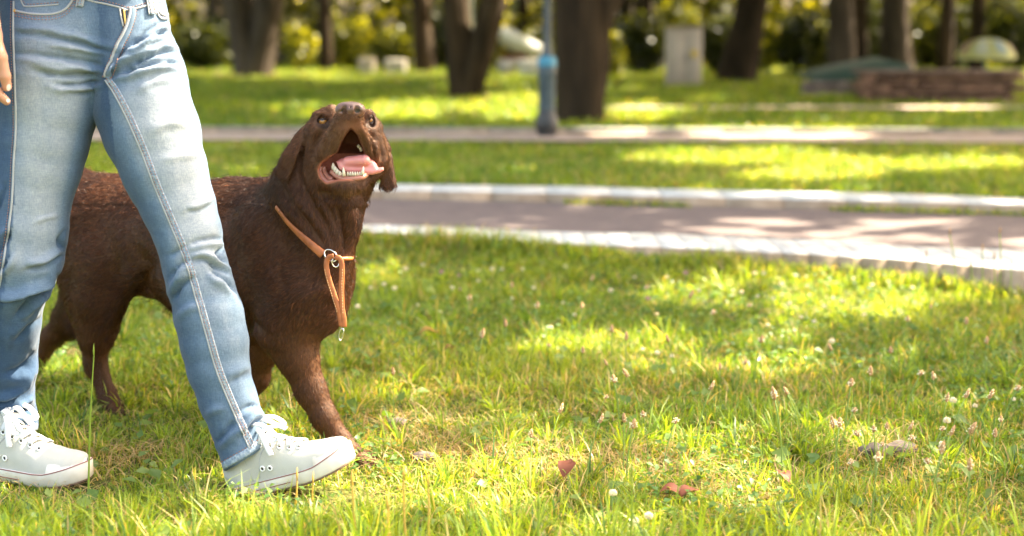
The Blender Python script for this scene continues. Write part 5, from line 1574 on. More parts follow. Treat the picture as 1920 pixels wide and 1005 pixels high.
def stall():
    Y = 25.5; s = pxm(Y)
    root = thing('market_stall', 'small stall under a sunlit white sloping awning between the leaning stem and the lamp post', 'stall', (P(968, 130, Y)[0], Y, ZB))
    white = mat('white_awning', (.85, .83, .80), .5, .4); red = mat('brick_red_board', (.30, .09, .05), .7, .2); tim = mat('stall_timber', (.22, .16, .12), .8, .2)
    pts = [(926, 66), (948, 48), (1018, 86), (1012, 104), (972, 92)]
    A = np.array([P(a, b, Y) for a, b in pts]); Bk = A + np.array([0, 1.1, -.12])
    V = np.concatenate([A, Bk]); n = 5
    F4 = [[i, (i + 1) % n, n + (i + 1) % n, n + i] for i in range(n)]
    mb = MB(); mb.add(V, F4); mb.F3.append(np.array([[0, 4, 1], [1, 4, 2], [2, 4, 3], [5, 6, 9], [6, 7, 9], [7, 8, 9]])); aw = mb.build('awning', white, root, False)
    for a in (935, 1008):
        for dy in (.08, .95):
            p = P(a, 90, Y + dy); mb = MB(); mb.tube(np.array([[p[0], Y + dy, ZB - .05], [p[0], Y + dy, p[2]]]), .022, 8); mb.build('post', tim, root)
    c = P(962, 108, Y + .3); mb = MB(); mb.box((c[0], Y + .35, c[2]), (.52, .3, .14), bev=.01); mb.build('shelf_board', red, root)
    c = P(972, 124, Y + .1); mb = MB(); mb.box((c[0], Y + .2, ZB + .11), (.78, .4, .22), bev=.01); mb.build('counter', mat('pale_counter', (.5, .44, .42), .6, .3), root)
stall()
def crate(px_, py_, w_, h_, label, colr, Y=24.):
    p = P(px_, py_, Y)
    root = thing('crate', label, 'crate', (p[0], Y, ZB), 0, 'pale crates on the far lawn')
    m_ = mat('pale_crate', colr, .7, .3, noise=[(4, 3, (.8, .8, .8), (1.1, 1.1, 1.1), (1, 1, 1))])
    h = max(.16, p[2] - ZB + h_ * .5)
    mb = MB(); mb.box((p[0], Y, ZB + h / 2), (w_, .3, h), bev=.012); mb.build('body', m_, root)
    for k in range(3):
        mb = MB(); mb.box((p[0], Y - .153, ZB + h * (.22 + .28 * k)), (w_ * .97, .012, h * .16), bev=.003); mb.build('slat', m_, root)
crate(688, 116, .26, .12, 'pale crate left of a pair, above and right of the dog\'s nose', (.55, .47, .38)); crate(742, 117, .34, .10, 'wider pale crate right of the other, left of the two stemmed tree', (.50, .45, .38))
crate(948, 123, .22, .14, 'light grey crate on the grass below the white awning', (.55, .52, .50), 23.5); crate(990, 121, .30, .14, 'white crate beside the lamp post below the awning', (.7, .66, .62), 23.)

# ------------------------------------------------------------------ stone terrace, tarp, tables, parasol
def terrace():
    Y = 14.9; s = pxm(Y)
    stone = mat('reddish_stone', rough=.85, spec=.2, attr=True, noise=[(9, 4, (.7, .7, .7), (1.25, 1.25, 1.25), (1, 1, 1))], bump=[(16, 3, .7, .02, (1, 1, 1))])
    root = thing('stone_wall', 'low reddish brown stone terrace wall under the trees at the right', 'wall', (P(1700, 195, Y)[0], Y, ZB))
    r = random.Random(4); mb = MB()
    x0, x1 = P(1612, 190, Y)[0], P(1890, 190, Y)[0]; z = ZB
    row = 0
    while z < ZB + .26:
        x = x0 - r.uniform(0, .1); h = r.uniform(.055, .075)
        while x < x1:
            w = r.uniform(.10, .26); c = np.array([.19, .105, .07]) * r.uniform(.6, 1.5)
            mb.box((x + w / 2, Y + r.uniform(-.01, .01), z + h / 2), (w - .008, .24, h - .008), bev=.008, col=tuple(c)); x += w
        z += h; row += 1
    mb.build('wall', stone, root, True, usecol=True)
    mb = MB(); mb.box(((x0 + x1) / 2, Y, z + .02), (x1 - x0 + .14, .32, .04), bev=.01, col=(.22, .15, .12)); mb.build('coping', stone, root, True, usecol=True)
    root = thing('stone_wall', 'broken grey end of the terrace wall left of the reddish stones', 'wall', (P(1560, 185, 16.4)[0], 16.4, ZB)); mb = MB()
    for k in range(26):
        x = P(1510 + (k % 13) * 11, 180, 16.4)[0]; zz = ZB + .04 + .085 * (k // 13)
        mb.box((x + r.uniform(-.01, .01), 16.4 + r.uniform(-.03, .03), zz), (.075, .22, .075), bev=.012, col=tuple(np.array([.30, .22, .19]) * r.uniform(.6, 1.3)))
    mb.build('wall', stone, root, True, usecol=True)
    # green tarp shelter
    Yt = 17.0
    root = thing('tarp_shelter', 'low shelter with a faded green sloping tarp behind the terrace wall', 'shelter', (P(1620, 170, Yt)[0], Yt, ZB))
    A = np.array([P(a, b, Yt) for a, b in [(1528, 150), (1600, 134), (1690, 118), (1712, 124), (1700, 146), (1630, 146), (1540, 158)]]); n = len(A)
    V = np.concatenate([A, A + np.array([0, 1.2, .05])]); mb = MB(); mb.add(V, [[i, (i + 1) % n, n + (i + 1) % n, n + i] for i in range(n)])
    mb.F3.append(np.array([[0, 6, 1], [1, 6, 5], [1, 5, 2], [2, 5, 4], [2, 4, 3]])); mb.F3.append(np.array([[0, 6, 1], [1, 6, 5], [1, 5, 2], [2, 5, 4], [2, 4, 3]])[:, ::-1] + n)
    mb.build('tarp', mat('faded_green_tarp', (.05, .085, .065), .6, .5), root, False)
    for a in (1545, 1625, 1700):
        p = P(a, 150, Yt + .1); mb = MB(); mb.tube(np.array([[p[0], Yt + .1, ZB - .05], [p[0], Yt + .1, p[2] + .02]]), .015, 8); mb.build('post', bark, root)
    def table(px_, py_, w_, Y_, label, colr):
        p = P(px_, py_, Y_); root = thing('table', label, 'table', (p[0], Y_, ZB), 0, 'tables on the terrace')
        mt = mat('table_top', colr, .4, .5)
        mb = MB(); mb.box((p[0], Y_, p[2]), (w_, .34, .035), bev=.008); mb.build('tabletop', mt, root)
        for sx in (-1, 1):
            for sy in (-1, 1):
                mb = MB(); mb.tube(np.array([[p[0] + sx * w_ * .42, Y_ + sy * .13, ZB - .02], [p[0] + sx * w_ * .42, Y_ + sy * .13, p[2]]]), .012, 6); mb.build('leg', bark, root)
    table(1645, 146, .36, 16.0, 'white table catching the sun beside the green tarp', (.80, .74, .70))
    table(1822, 140, .36, 16.2, 'pale pink table under the yellow parasol', (.78, .58, .50))
    # parasol
    Yp = 17.2; c = P(1848, 110, Yp); s = pxm(Yp)
    root = thing('parasol', 'pale yellow parasol with faded printing over the terrace', 'parasol', (c[0], Yp, ZB))
    cn = mat('pale_yellow_canvas', rough=.7, spec=.2, attr=True, trans=.3)
    V, col_ = [], []; seg = 32; prof = [(0, 38), (14, 37), (28, 34), (40, 28), (49, 18), (53, 6), (53, 0)]
    for r_, z_ in prof:
        for k in range(seg):
            a = k / seg * 2 * math.pi
            V.append([c[0] + r_ * s * math.cos(a), Yp + r_ * s * math.sin(a), c[2] + z_ * s - (.3 * s * abs(math.sin(a * 4)) * r_ / 20)])
            cc = np.array([.62, .60, .28]); pan = int(k / 4)
            if r_ in (28, 40, 49) and k % 4 in (1, 2): cc = [np.array([.30, .40, .52]), np.array([.42, .18, .22]), np.array([.75, .75, .70])][pan % 3]
            col_.append(cc)
    n = len(prof); i = np.arange(n - 1)[:, None] * seg; k = np.arange(seg)[None]
    F = np.stack([i + k, i + seg + k, i + seg + (k + 1) % seg, i + (k + 1) % seg], -1).reshape(-1, 4)
    mesh_np('canopy', V, F, cn, root, True, np.array(col_))
    pm_ = mat('green_grey_pole', (.16, .24, .20), .5, .4)
    for dx, nm in ((0, 'pole'),):
        mb = MB(); mb.tube(np.array([[c[0], Yp, ZB], [c[0], Yp, c[2] + 38 * s]]), .017, 10); mb.build(nm, pm_, root)
    for k in range(8):
        a = k / 8 * 2 * math.pi; mb = MB()
        mb.tube(np.array([[c[0], Yp, c[2] + 30 * s], [c[0] + 48 * s * math.cos(a), Yp + 48 * s * math.sin(a), c[2] + 3 * s]]), .005, 5); mb.build('rib', pm_, root)
    mb = MB(); mb.lathe([(0, 0), (.15, 0), (.15, .04), (.03, .07), (.02, .12)], (c[0], Yp, ZB), 16); mb.build('base', pm_, root)
terrace()

# ================================================================== GRASS AND SMALL PLANTS
grassm = mat('grass_blade', rough=.42, spec=.45, attr=True, trans=.5)
def blades(name, x, y, z0, h, w, bend, col, bdir=None, seed=1, m_=grassm, lv=(0, .38, .72, 1)):
    r = np.random.default_rng(seed); n = len(x)
    a = r.random(n) * 2 * math.pi if bdir is None else bdir
    face = a + math.pi / 2 + r.normal(0, .7, n)
    bx, by = np.cos(a), np.sin(a)
    sx, sy = np.cos(face), np.sin(face)
    rows = []
    for k, t in enumerate(lv):
        o = bend * h * t ** 2
        zz = z0 + h * (t - .35 * np.minimum(bend, 1.6) * t ** 2.2) - .004
        cx_, cy_ = x + bx * o, y + by * o
        ww = w * (1, .9, .62, 0)[k] / 2
        if k < 3:
            rows += [np.stack([cx_ - sx * ww, cy_ - sy * ww, zz], 1), np.stack([cx_ + sx * ww, cy_ + sy * ww, zz], 1)]
        else:
            rows.append(np.stack([cx_, cy_, zz], 1))
    V = np.stack(rows, 1).reshape(-1, 3)
    k = np.arange(n)[:, None] * 7
    F4 = np.concatenate([k + np.array([0, 1, 3, 2]), k + np.array([2, 3, 5, 4])])
    F3 = k + np.array([4, 5, 6])
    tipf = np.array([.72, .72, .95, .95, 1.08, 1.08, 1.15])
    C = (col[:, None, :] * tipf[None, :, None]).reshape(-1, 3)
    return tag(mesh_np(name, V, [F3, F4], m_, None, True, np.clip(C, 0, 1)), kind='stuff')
def palette(n, x, y, r, dry=.12):
    g1, g2, g3 = np.array([.13, .225, .024]), np.array([.29, .36, .038]), np.array([.07, .15, .038])
    st = np.array([.50, .38, .17])
    f = np.clip(.5 + .55 * vnoise(x * 1.6, y * 1.6, 0 * x, 51) + r.normal(0, .28, n), 0, 1)[:, None]
    c = g1 * (1 - f) + g2 * f
    b = (r.random(n) < .14)[:, None]; c = np.where(b, g3, c)
    dp = dry * (1 + 2.2 * np.clip(vnoise(x * 2.3, y * 2.3, 0 * x, 52), 0, 1))
    c = np.where((r.random(n) < dp)[:, None], st * r.uniform(.7, 1.2, (n, 1)), c)
    return c * r.uniform(.8, 1.25, (n, 1))
SHOES = [((-.54, 2.70), (-.30, 2.64)), (tuple(G(-66, 884)[:2]), tuple(G(150, 912)[:2]))]
BARE = [(772, 800, .10), (1060, 880, .16), (1010, 850, .12), (1180, 860, .10), (1290, 900, .10), (1420, 930, .09), (245, 862, .07), (1660, 850, .10), (850, 850, .07)]
def build_grass():
    r = np.random.default_rng(5)
    def region(n, y0, y1, pw=1.0, mx=.42, ad=.75):
        y = y0 + (y1 - y0) * r.random(n) ** pw; x = (r.random(n) * 2 - 1) * (mx * y + ad); return x, y
    # sward of the near lawn
    x, y = region(285000, 2.02, 5.9, 1.25)
    m = y < k1n(x) - .03; x, y = x[m], y[m]
    ok = np.ones(len(x), bool)
    for a, b in SHOES:
        a, b = np.array(a), np.array(b); e = b - a
        t = np.clip(((x - a[0]) * e[0] + (y - a[1]) * e[1]) / (e @ e), -.05, 1.02)
        ok &= np.hypot(x - a[0] - e[0] * t, y - a[1] - e[1] * t) > .044
    for cx_, cy_, rr in BARE:
        g = G(cx_, cy_); ok &= ~((np.hypot((x - g[0]), (y - g[1])) < rr * (1 + .5 * vnoise(x * 20, y * 20, 0 * x, 9))) & (r.random(len(x)) < .52))
    x, y = x[ok], y[ok]; n = len(x)
    tuft = vnoise(x * 5, y * 5, 0 * x, 61); big = vnoise(x * 1.7, y * 1.7, 0 * x, 62)
    h = (.029 + .014 * tuft + .010 * big) * np.exp(r.normal(0, .28, n)) * np.interp(y, [2, 2.6, 4, 6], [1.15, 1.0, 1.0, .95])
    h = np.clip(h, .010, .10)
    for q_ in (G(675, 868), G(225, 780), G(66, 726), G(455, 790)):
        h = h * np.interp(np.hypot(x - q_[0], y - q_[1] + .04), [.06, .16], [.5, 1])
    w = r.uniform(.0022, .0042, n) * np.interp(y, [2, 4, 6], [1, 1.15, 1.5])
    for a, b in SHOES:            # trodden shorter round the feet
        a, b = np.array(a), np.array(b); e = b - a; t = np.clip(((x - a[0]) * e[0] + (y - a[1]) * e[1]) / (e @ e), 0, 1)
        h = h * np.interp(np.hypot(x - a[0] - e[0] * t, y - a[1] - e[1] * t), [.05, .18], [.55, 1])
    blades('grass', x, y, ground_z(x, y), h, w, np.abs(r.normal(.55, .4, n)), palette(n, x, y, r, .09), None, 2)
    # tussocks of longer blades
    tx, ty = region(1600, 2.05, 5.5, 1.2); m = ty < k1n(tx) - .1; tx, ty = tx[m], ty[m]
    ok = np.ones(len(tx), bool)
    for a, b in SHOES:
        a, b = np.array(a), np.array(b); e = b - a; t = np.clip(((tx - a[0]) * e[0] + (ty - a[1]) * e[1]) / (e @ e), 0, 1)
        ok &= np.hypot(tx - a[0] - e[0] * t, ty - a[1] - e[1] * t) > .13
    tx, ty = tx[ok], ty[ok]
    k = r.integers(10, 34, len(tx)); ti = np.repeat(np.arange(len(tx)), k); n = len(ti)
    a = r.random(n) * 2 * math.pi; rr = np.abs(r.normal(0, .016, n))
    x = tx[ti] + np.cos(a) * rr; y = ty[ti] + np.sin(a) * rr
    th = (r.uniform(.035, .095, len(tx)) * np.where(r.random(len(tx)) < .15, 1.35, 1))[ti]
    colr = palette(n, x, y, r, .05) * np.repeat(r.uniform(.8, 1.25, len(tx)), k)[:, None]
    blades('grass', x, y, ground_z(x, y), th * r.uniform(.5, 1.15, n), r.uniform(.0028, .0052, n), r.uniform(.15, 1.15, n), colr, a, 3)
    # long blades at the very front, out of focus
    tx = r.uniform(-.95, .95, 150); ty = r.uniform(1.98, 2.36, 150); k = r.integers(8, 26, 150); ti = np.repeat(np.arange(150), k); n = len(ti)
    a = r.random(n) * 2 * math.pi; rr = np.abs(r.normal(0, .02, n)); x = tx[ti] + np.cos(a) * rr; y = ty[ti] + np.sin(a) * rr
    blades('grass', x, y, ground_z(x, y), r.uniform(.07, .15, n), r.uniform(.003, .005, n), r.uniform(.1, .7, n), palette(n, x, y, r, .08) * 1.15, a, 13)
    # dead straw lying on the soil
    x, y = region(14000, 2.1, 4.6, 1.2)
    for cx_, cy_, rr in BARE:
        g = G(cx_, cy_); x = np.concatenate([x, g[0] + r.normal(0, rr * .8, 230)]); y = np.concatenate([y, g[1] + r.normal(0, rr * .9, 230)])
    n = len(x)
    blades('dry_straw', x, y, ground_z(x, y) + .010, r.uniform(.02, .05, n), r.uniform(.0015, .003, n), r.uniform(1.2, 2.4, n), np.array([.46, .34, .17]) * r.uniform(.6, 1.3, (n, 1)), None, 4)
    # grass foot of the near kerb and weeds along the far kerb
    x = r.uniform(-2.5, 2.6, 9000); y = k1n(x) - np.abs(r.normal(0, .05, 9000)) - .01; n = len(x)
    blades('grass', x, y, ground_z(x, y), r.uniform(.03, .085, n) * (1 + .5 * vnoise(x * 4, 0 * x, 0 * x, 7)), r.uniform(.003, .006, n), r.uniform(.2, .8, n), palette(n, x, y, r, .12), None, 6)
    x = r.uniform(-3, 3.4, 3400); x = x[vnoise(x * 2.2, 0 * x, 0 * x, 70) > .12]; y = k2n(x) - np.abs(r.normal(0, .03, len(x))) - .01; n = len(x)
    blades('grass', x, y, 0 * x + .09, r.uniform(.02, .05, n), r.uniform(.004, .008, n), r.uniform(.2, .8, n), palette(n, x, y, r, .1), None, 7)
    # lawn beyond the first path
    x, y = region(75000, 6.2, 9.7, 1.0, .43, .9); m = (y > k2f(x) + .01) & (y < pbn(x) - .02); x, y = x[m], y[m]; n = len(x)
    blades('grass', x, y, ground_z(x, y), r.uniform(.03, .07, n) * (1 + .3 * vnoise(x * 3, y * 3, 0 * x, 7)), r.uniform(.006, .010, n), r.uniform(.2, .9, n), palette(n, x, y, r, .08), None, 8)
    # far lawn
    x, y = region(95000, 10.4, 30, 1.4, .43, 1.0)
    m = (y > pbf(x) + .22) & ~((y > pcn(x) - .03) & (y < pcf(x) + .03) & (x > .6)); x, y = x[m], y[m]; n = len(x)
    blades('grass', x, y, ground_z(x, y), r.uniform(.04, .09, n), r.uniform(.010, .022, n), r.uniform(.2, .9, n), palette(n, x, y, r, .05), None, 9)
    # clover and broad leaves
    def broad(name, n, y0, y1, s0, s1, A, B, seed, zr=(.012, .045)):
        x, y = region(n * 2, y0, y1, 1.2); m = (y < k1n(x) - .05) & (vnoise(x * 2.6, y * 2.6, 0 * x, seed) > .02); x, y = x[m][:n], y[m][:n]; n = len(x)
        ok = np.ones(n, bool)
        for a, b in SHOES:
            a, b = np.array(a), np.array(b); e = b - a; t = np.clip(((x - a[0]) * e[0] + (y - a[1]) * e[1]) / (e @ e), -.1, 1.05)
            ok &= np.hypot(x - a[0] - e[0] * t, y - a[1] - e[1] * t) > .085
        x, y = x[ok], y[ok]; n = len(x)
        c = np.stack([x, y, ground_z(x, y) + r.uniform(*zr, n)], 1)
        V, F, colr = leaf_mesh(c, r.uniform(s0, s1, n), seed, 1.6, A, B)
        tag(mesh_np(name, V, F, grassm, None, True, colr), kind='stuff')
    broad('clover', 19000, 2.1, 5.6, .010, .020, (.06, .14, .03), (.17, .28, .06), 71)
    broad('broad_leaves', 1300, 2.1, 5.0, .022, .045, (.10, .19, .04), (.24, .33, .09), 72, (.01, .035))
    return r
R5 = build_grass()

# ------------------------------------------------------------------ single plants
stemm = mat('plantain_stem', (.20, .30, .07), .5, .4, trans=.2)
headm = mat('plantain_head', (.42, .27, .14), .8, .2, noise=[(500, 2, (.55, .5, .45), (1.5, 1.4, 1.3), (1, 1, 1))])
anth = mat('cream_anthers', (.80, .72, .52), .6, .3)
whitem = mat('white_clover_petals', (.78, .74, .64), .6, .3, trans=.25); pinkm = mat('mauve_clover_petals', (.50, .24, .42), .6, .3, trans=.25)
def where_phrase(px, py):
    a = 'right of the dog' if px < 860 else 'mid lawn' if px < 1130 else 'right of mid lawn' if px < 1350 else 'on the right lawn' if px < 1620 else 'far right' if px < 1800 else 'at the right edge'
    b = 'under the kerb' if py < 540 else 'behind the sunlit patch' if py < 625 else 'beside the sunlit patch' if py < 690 else 'before the sunlit patch' if py < 760 else 'in the lower lawn' if py < 840 else 'near the camera'
    return a + ', ' + b
SEEN = {}
def unique(lab, px, py):
    # a second flower with the same words is told apart by its place next to the first
    if lab not in SEEN:
        SEEN[lab] = [(px, py)]; return lab
    q = SEEN[lab]; x0, y0 = q[-1]
    w = 'right of' if px >= x0 else 'left of'
    q.append((px, py)); n = len(q)
    return lab + ', ' + (w + ' its like' if n == 2 else w + ' a closer pair' if n == 3 else w + (' three others', ' four others', ' five others', ' six others', ' seven others', ' eight others')[min(n - 4, 5)])
def proto_plantain(h, lean, hl, ruff, seed):
    r = random.Random(seed)
    t = np.linspace(0, 1, 7); pts = np.stack([lean * h * t ** 2, .3 * lean * h * t ** 2, h * t], 1)
    mb = MB(); mb.tube(pts, .0010, 5); stem = mb
    d = pts[-1] - pts[-2]; d /= np.linalg.norm(d)
    hd = MB(); prof = [(0, .0015), (.15, .0034), (.5, .0038), (.8, .0030), (1, .0008)]
    hp_ = np.array([pts[-1] + d * hl * a for a, _ in prof]); hd.tube(hp_, [b for _, b in prof], 8)
    V = hd.V[0]; V += np.array([[r.uniform(-.0005, .0005) for _ in range(3)] for _ in V])
    an = MB()
    for k in range(22 if ruff else 8):
        a = r.random() * 6.28; f = r.uniform(.2, .75); c = pts[-1] + d * hl * f; rr = r.uniform(.0045, .0065)
        p = c + np.array([math.cos(a), math.sin(a), r.uniform(-.2, .3)]) * rr
        an.tube(np.array([c, p]), .00025, 4); an.tube(np.array([p - [0, 0, .0006], p + [0, 0, .0006]]), .0008, 5)
    return stem, hd, an
PL = [(1350, 688), (1398, 683), (1335, 729), (1478, 731), (1453, 749), (1597, 719), (1632, 696), (1727, 706), (1748, 707), (1561, 799), (1576, 796), (1609, 809), (1602, 771), (1637, 801), (1662, 804), (1710, 801), (1712, 824), (1767, 806), (1785, 819), (1814, 816), (1657, 834), (1649, 857), (1737, 859), (1765, 852), (1818, 884), (1599, 869), (1813, 739), (1878, 786), (1865, 819), (1908, 734), (1855, 749), (1777, 746),
      (1008, 577), (948, 607), (904, 632), (1091, 572), (1033, 646), (1093, 658), (1137, 683), (1154, 711), (1178, 697), (1135, 748), (1052, 776), (1170, 790), (1187, 799), (1207, 776), (1128, 792), (1174, 635), (1147, 616), (1269, 795), (737, 702), (996, 813), (1290, 560), (1340, 590), (1402, 570), (1230, 585), (1215, 540), (1700, 600), (1745, 575), (1850, 640), (1812, 600), (1250, 640), (1670, 655), (1560, 655), (1425, 640), (880, 560), (960, 535), (1110, 520)]
def hgt(px, py, r): return r.uniform(.07, .13)
def plants():
    r = random.Random(12)
    protos = []
    for k, (h, ln, hl, ru) in enumerate([(.10, .10, .016, 1), (.12, -.25, .020, 0), (.085, .3, .012, 1), (.11, .0, .018, 0), (.13, -.12, .024, 1)]):
        st, hd, an = proto_plantain(h, ln, hl, ru, k); protos.append((h, ln, st, hd, an))
    made = {}
    adj = ['brown', 'slim', 'short', 'upright', 'long']; seen = {}
    for i, (px, py) in enumerate(PL):
        k = r.randrange(5); h, ln, st, hd, an = protos[k]
        sc = r.uniform(.85, 1.3); g = G(px, py + 4, h * sc)
        lab = adj[k] + ' plantain head ' + where_phrase(px, py)
        root = thing('plantain', unique(lab, px, py), 'plantain', (g[0], g[1], 0), r.uniform(-.6, .6) + (math.pi if r.random() < .4 else 0), 'plantain seed heads standing in the lawn')
        # keep the head over its place in the lawn whatever the lean
        root.location.x -= ln * h * sc * math.cos(root.rotation_euler.z); root.location.y -= ln * h * sc * math.sin(root.rotation_euler.z)
        root.scale = (sc, sc, sc * r.uniform(.95, 1.05))
        if k not in made:
            s_ = st.build('stem', stemm, root, local=True); h_ = hd.build('seed_head', headm, root, local=True); a_ = an.build('anthers', anth, h_, local=True)
            made[k] = (s_, h_, a_)
        else:
            s0, h0, a0 = made[k]
            s_ = s0.copy(); COL.objects.link(s_); s_.parent = root
            h_ = h0.copy(); COL.objects.link(h_); h_.parent = root
            a_ = a0.copy(); COL.objects.link(a_); a_.parent = h_
    # clover flowers
    CL = [(1787, 751), (1775, 789), (1765, 832), (1900, 749), (1828, 761), (1526, 603), (793, 497), (897, 507), (923, 505), (942, 505), (1013, 493), (1033, 508), (1080, 482), (1167, 483), (1180, 480), (1220, 500), (1105, 492), (1120, 496), (1270, 493), (897, 527), (695, 540), (740, 541), (720, 533),
          (1415, 513), (1432, 513), (1635, 535), (1513, 537), (1465, 533), (1570, 530), (1600, 523), (1780, 530), (1370, 535), (825, 585), (670, 575), (783, 572), (1056, 568), (1077, 590), (1033, 614), (1149, 925), (1216, 968), (1190, 978), (1390, 548), (1420, 556), (1450, 560), (1480, 570), (1545, 575), (1580, 565), (1620, 590), (1502, 595), (1490, 620), (1440, 610), (1560, 640), (1250, 520), (1310, 545), (1205, 655), (1232, 662), (1260, 668), (1710, 540), (1690, 520), (1340, 500),
          (1000, 540), (960, 560), (1145, 545), (870, 480), (1060, 500), (1190, 520), (980, 505), (848, 540), (760, 505)]
    PK = [(828, 510), (860, 517), (815, 467), (862, 543), (1640, 488), (1285, 512), (1215, 560)]
    def proto_clover(m_, nm):
        st = MB(); st.tube(np.array([[0, 0, 0], [.003, 0, .03], [0, 0, .062]]), .0009, 5)
        fl = MB(); q = random.Random(3)
        for k in range(46):
            z = 1 - 1.75 * (k + .5) / 46; a = k * 2.4; rr = math.sqrt(max(0, 1 - z * z)); d = np.array([rr * math.cos(a), rr * math.sin(a), z])
            c = np.array([0, 0, .066]); o = c + d * .0045; e = c + d * np.array([1, 1, .9]) * q.uniform(.0085, .0105) + [0, 0, .001]
            fl.tube(np.array([o, (o + e) / 2, e]), [.0010, .0015, .0005], 4)
        lf = MB()
        for k in range(3):
            a = k * 2.09 + .5; c = np.array([math.cos(a) * .011, math.sin(a) * .011, .022]); u = np.array([math.cos(a), math.sin(a), .15]); v = np.array([-math.sin(a), math.cos(a), 0])
            pts = [c + u * .009 * math.cos(t) + v * .008 * math.sin(t) for t in np.linspace(0, 6.28, 9)[:-1]]
            lf.add(np.array(pts + [c - [0, 0, .001]]), [[j, (j + 1) % 8, 8] for j in range(8)])
        return st, fl, lf
    leafg = mat('clover_leaflet', (.09, .19, .04), .5, .4, trans=.3)
    for lst, m_, cn, kd in ((CL, whitem, 'white', 0), (PK, pinkm, 'mauve', 1)):
        st, fl, lf = proto_clover(m_, cn); first = None
        for px, py in lst:
            sc = r.uniform(.55, .95) if py < 880 else .85; g = G(px, py, .066 * sc)
            root = thing('clover_flower', unique(('round ' + cn + ' clover ' if sc < .75 or py > 880 else 'large ' + cn + ' clover ') + where_phrase(px, py), px, py), 'clover flower', (g[0], g[1], 0), r.uniform(0, 6), cn + ' clover flowers in the lawn')
            root.scale = (sc,) * 3
            if first is None:
                first = (st.build('stem', stemm, root, local=True), fl.build('flower_head', m_, root, local=True), lf.build('leaf', leafg, root, local=True))
            else:
                for o in first:
                    c = o.copy(); COL.objects.link(c); c.parent = root
    # tall stalks close to the lens and by the trailing foot
    ym = mat('yellow_dry_stalk', (.58, .44, .11), .6, .3, trans=.3); gm_ = mat('green_stalk', (.28, .38, .05), .5, .4, trans=.3)
    for k, (x0, y0, x1, y1, Y, w, m_, lab) in enumerate([
        (664, 1060, 660, 905, 2.30, .0034, ym, 'dry yellow grass stalk in front of the leading shoe\'s sole, leftmost of the blurred ones'), (676, 1060, 675, 945, 2.28, .003, gm_, 'short green grass stalk beside the leftmost dry one'),
        (724, 1060, 727, 950, 2.26, .0040, ym, 'short thick dry stalk left of the tallest dry one'), (764, 1060, 757, 895, 2.30, .0032, ym, 'tallest dry yellow stalk right of the leading shoe'),
        (800, 1060, 803, 910, 2.30, .0030, ym, 'dry stalk just right of the tallest dry one'), (1014, 1060, 1010, 950, 2.24, .0040, gm_, 'blurred green stalk in the middle of the front edge'),
        (1180, 1060, 1184, 890, 2.30, .0028, gm_, 'green stalk among the white flowers near the camera'), (1256, 1060, 1275, 890, 2.30, .0022, gm_, 'leaning green stalk right of the white flowers'),
        (550, 960, 557, 897, 2.55, .0026, ym, 'small dry stalk before the leading shoe\'s heel'), (588, 960, 587, 905, 2.55, .0026, ym, 'small dry stalk before the middle of the leading shoe'), (606, 960, 608, 915, 2.55, .0026, gm_, 'small green stalk under the leading shoe'),
        (163, 905, 176, 665, 2.62, .0022, gm_, 'tall green grass stalk rising at the trailing shoe\'s toe')]):
        a = P(x0, y0, Y); b = P(x1, y1, Y); a[2] = min(a[2], 0)
        root = thing('grass_stalk', lab, 'grass stalk', (a[0], Y, 0), 0, 'single grass stalks near the camera')
        l_ = np.array([[a[0], Y, -.005], (a * .45 + b * .55) + [.002 * (-1) ** k, 0, 0], b]); l_ = densify(l_, .01)
        mb = MB(); mb.tube(l_, np.linspace(w, w * .45, len(l_)), 7, True, .5, (0, -1, 0)); mb.build('stem', m_, root)
        mb = MB(); mb.tube(np.array([b - [0, 0, .004], b + [0, 0, .008], b + [.001, 0, .022]]), [w * .5, w * .75, w * .1], 7); mb.build('seed_head', m_, root)
    # long thin stems before the right end of the near kerb
    for k, (x, yb, yt) in enumerate([(1795, 560, 440), (1818, 555, 500), (1838, 560, 470), (1862, 560, 486), (1873, 556, 438), (1745, 550, 480), (1890, 560, 500)]):
        Y = 4.35; a, b = P(x, yb, Y), P(x + (-14, 3, 4, 2, 2, -8, 6)[k], yt, Y)
        root = thing('grass_stalk', ['thin stalk crossing the white kerb top, leftmost leaning one', 'short thin stalk before the kerb face', 'thin stalk before the kerb, middle of the group', 'thin stalk left of the tallest at the kerb', 'tallest thin stalk reaching over the kerb at the right', 'separate thin stalk left of the group at the kerb', 'thin stalk nearest the right edge at the kerb'][k], 'grass stalk', (a[0], Y, 0), 0, 'thin stalks before the kerb')
        mb = MB(); mb.tube(densify(np.array([[a[0], Y, 0], (a * .5 + b * .5) + [.004, 0, 0], b]), .03), .0016, 5); mb.build('stem', gm_, root)
        mb = MB(); mb.tube(np.array([b, b + [0, 0, .012], b + [0, 0, .022]]), [.0018, .003, .0005], 6); mb.build('seed_head', headm, root)
    # fallen leaves, stones
    def leafo(px, py, s, rz, tilt, m_, lab):
        g = G(px, py, .03); root = thing('fallen_leaf', lab, 'leaf', tuple(g), rz, 'fallen leaves')
        n = 9; t = np.linspace(0, 1, n); wv = np.sin(np.pi * t ** .8) * .36 * s
        V = np.concatenate([np.stack([t * s, -wv, .12 * s * np.sin(t * 5) + .3 * wv], 1), np.stack([t * s, 0 * t, .12 * s * np.sin(t * 5)], 1), np.stack([t * s, wv, .12 * s * np.sin(t * 5) + .4 * wv], 1)])
        V[:, 2] += V[:, 0] * tilt; k = np.arange(n - 1)
        F = np.concatenate([np.stack([k, k + 1, n + k + 1, n + k], -1), np.stack([n + k, n + k + 1, 2 * n + k + 1, 2 * n + k], -1)])
        mesh_np('blade', V, F, m_, root, True, None, True)
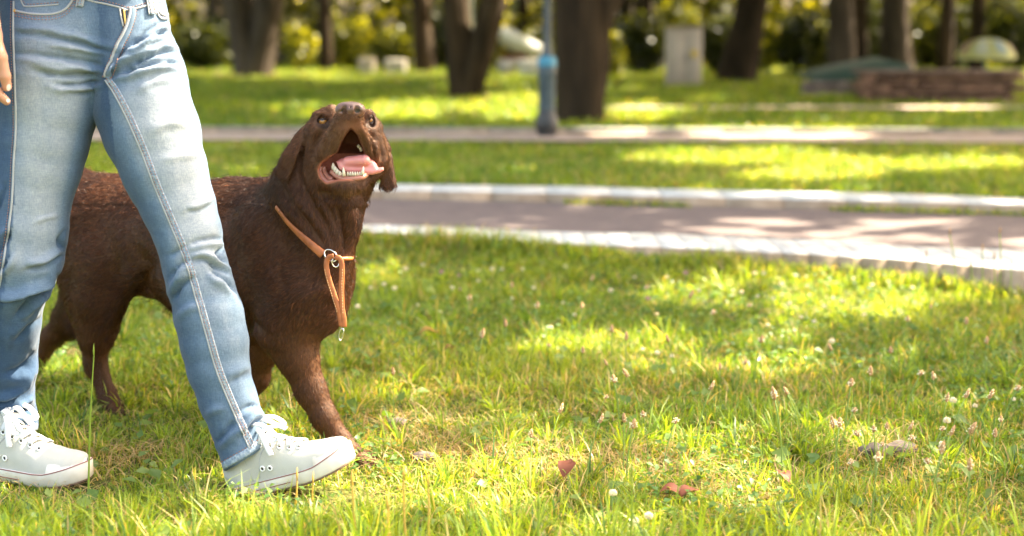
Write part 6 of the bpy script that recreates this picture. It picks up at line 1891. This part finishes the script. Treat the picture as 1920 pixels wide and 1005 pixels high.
        mb = MB(); mb.tube(np.array([[-.3 * s, .02 * s, -.05 * s], [0, 0, 0], [s * .9, 0, .1 * s * math.sin(4.5) + s * .9 * tilt]]), .0008, 5); mb.build('midrib', m_, root, local=True)
    rb = mat('red_brown_leaf', (.17, .055, .03), .6, .3, trans=.2); yb_ = mat('yellow_brown_leaf', (.25, .15, .03), .6, .3, trans=.2)
    leafo(1056, 896, .05, 1.2, .6, rb, 'curled red brown leaf caught upright in the grass near the front edge')
    leafo(1235, 925, .055, -.2, .15, rb, 'brown leaf lying flat in the grass near the front edge, right of the red one')
    leafo(785, 628, .06, .2, .25, yb_, 'yellow brown leaf in the grass right of the hanging leather strap')
    leafo(835, 655, .035, .6, .2, rb, 'small rusty leaf just right of the yellow brown one')
    leafo(1275, 932, .045, .5, .3, rb, 'small brown leaf next to the flat one near the front edge')
    leafo(1480, 905, .04, 2, .5, rb, 'small rust leaf standing in the lower right grass')
    stm = mat('pale_stone', (.15, .12, .10), .85, .2, noise=[(60, 3, (.6, .6, .6), (1.3, 1.3, 1.3), (1, 1, 1))], bump=[(80, 3, .8, .004, (1, 1, 1))])
    for px, py, s, lab in ((1640, 846, .030, 'pale rough stone left of its pair in the lower right grass'), (1688, 842, .034, 'pale rough stone right of its pair in the lower right grass'), (745, 792, .020, 'small dark stone on the bare soil right of the dog\'s paw'), (797, 856, .022, 'flat pinkish stone on bare soil below the small dark one')):
        g = G(px, py, .01); n = 12
        th = np.linspace(0, math.pi, n)[:, None]; ph = np.linspace(0, 2 * math.pi, 18, endpoint=False)[None]
        d = np.stack([np.sin(th) * np.cos(ph), np.sin(th) * np.sin(ph), np.cos(th) + 0 * ph], -1).reshape(-1, 3)
        rad = s * (1 + .25 * vnoise(d[:, 0] * 2 + px, d[:, 1] * 2, d[:, 2] * 2, 4))[:, None] * [1.1, .8, .5]
        i = np.arange(n - 1)[:, None] * 18; k = np.arange(18)[None]
        F = np.stack([i + k, i + 18 + k, i + 18 + (k + 1) % 18, i + (k + 1) % 18], -1).reshape(-1, 4)
        tag(mesh_np('stone', d * rad + g, F, stm), lab, 'stone', 'stones in the lawn')
plants()
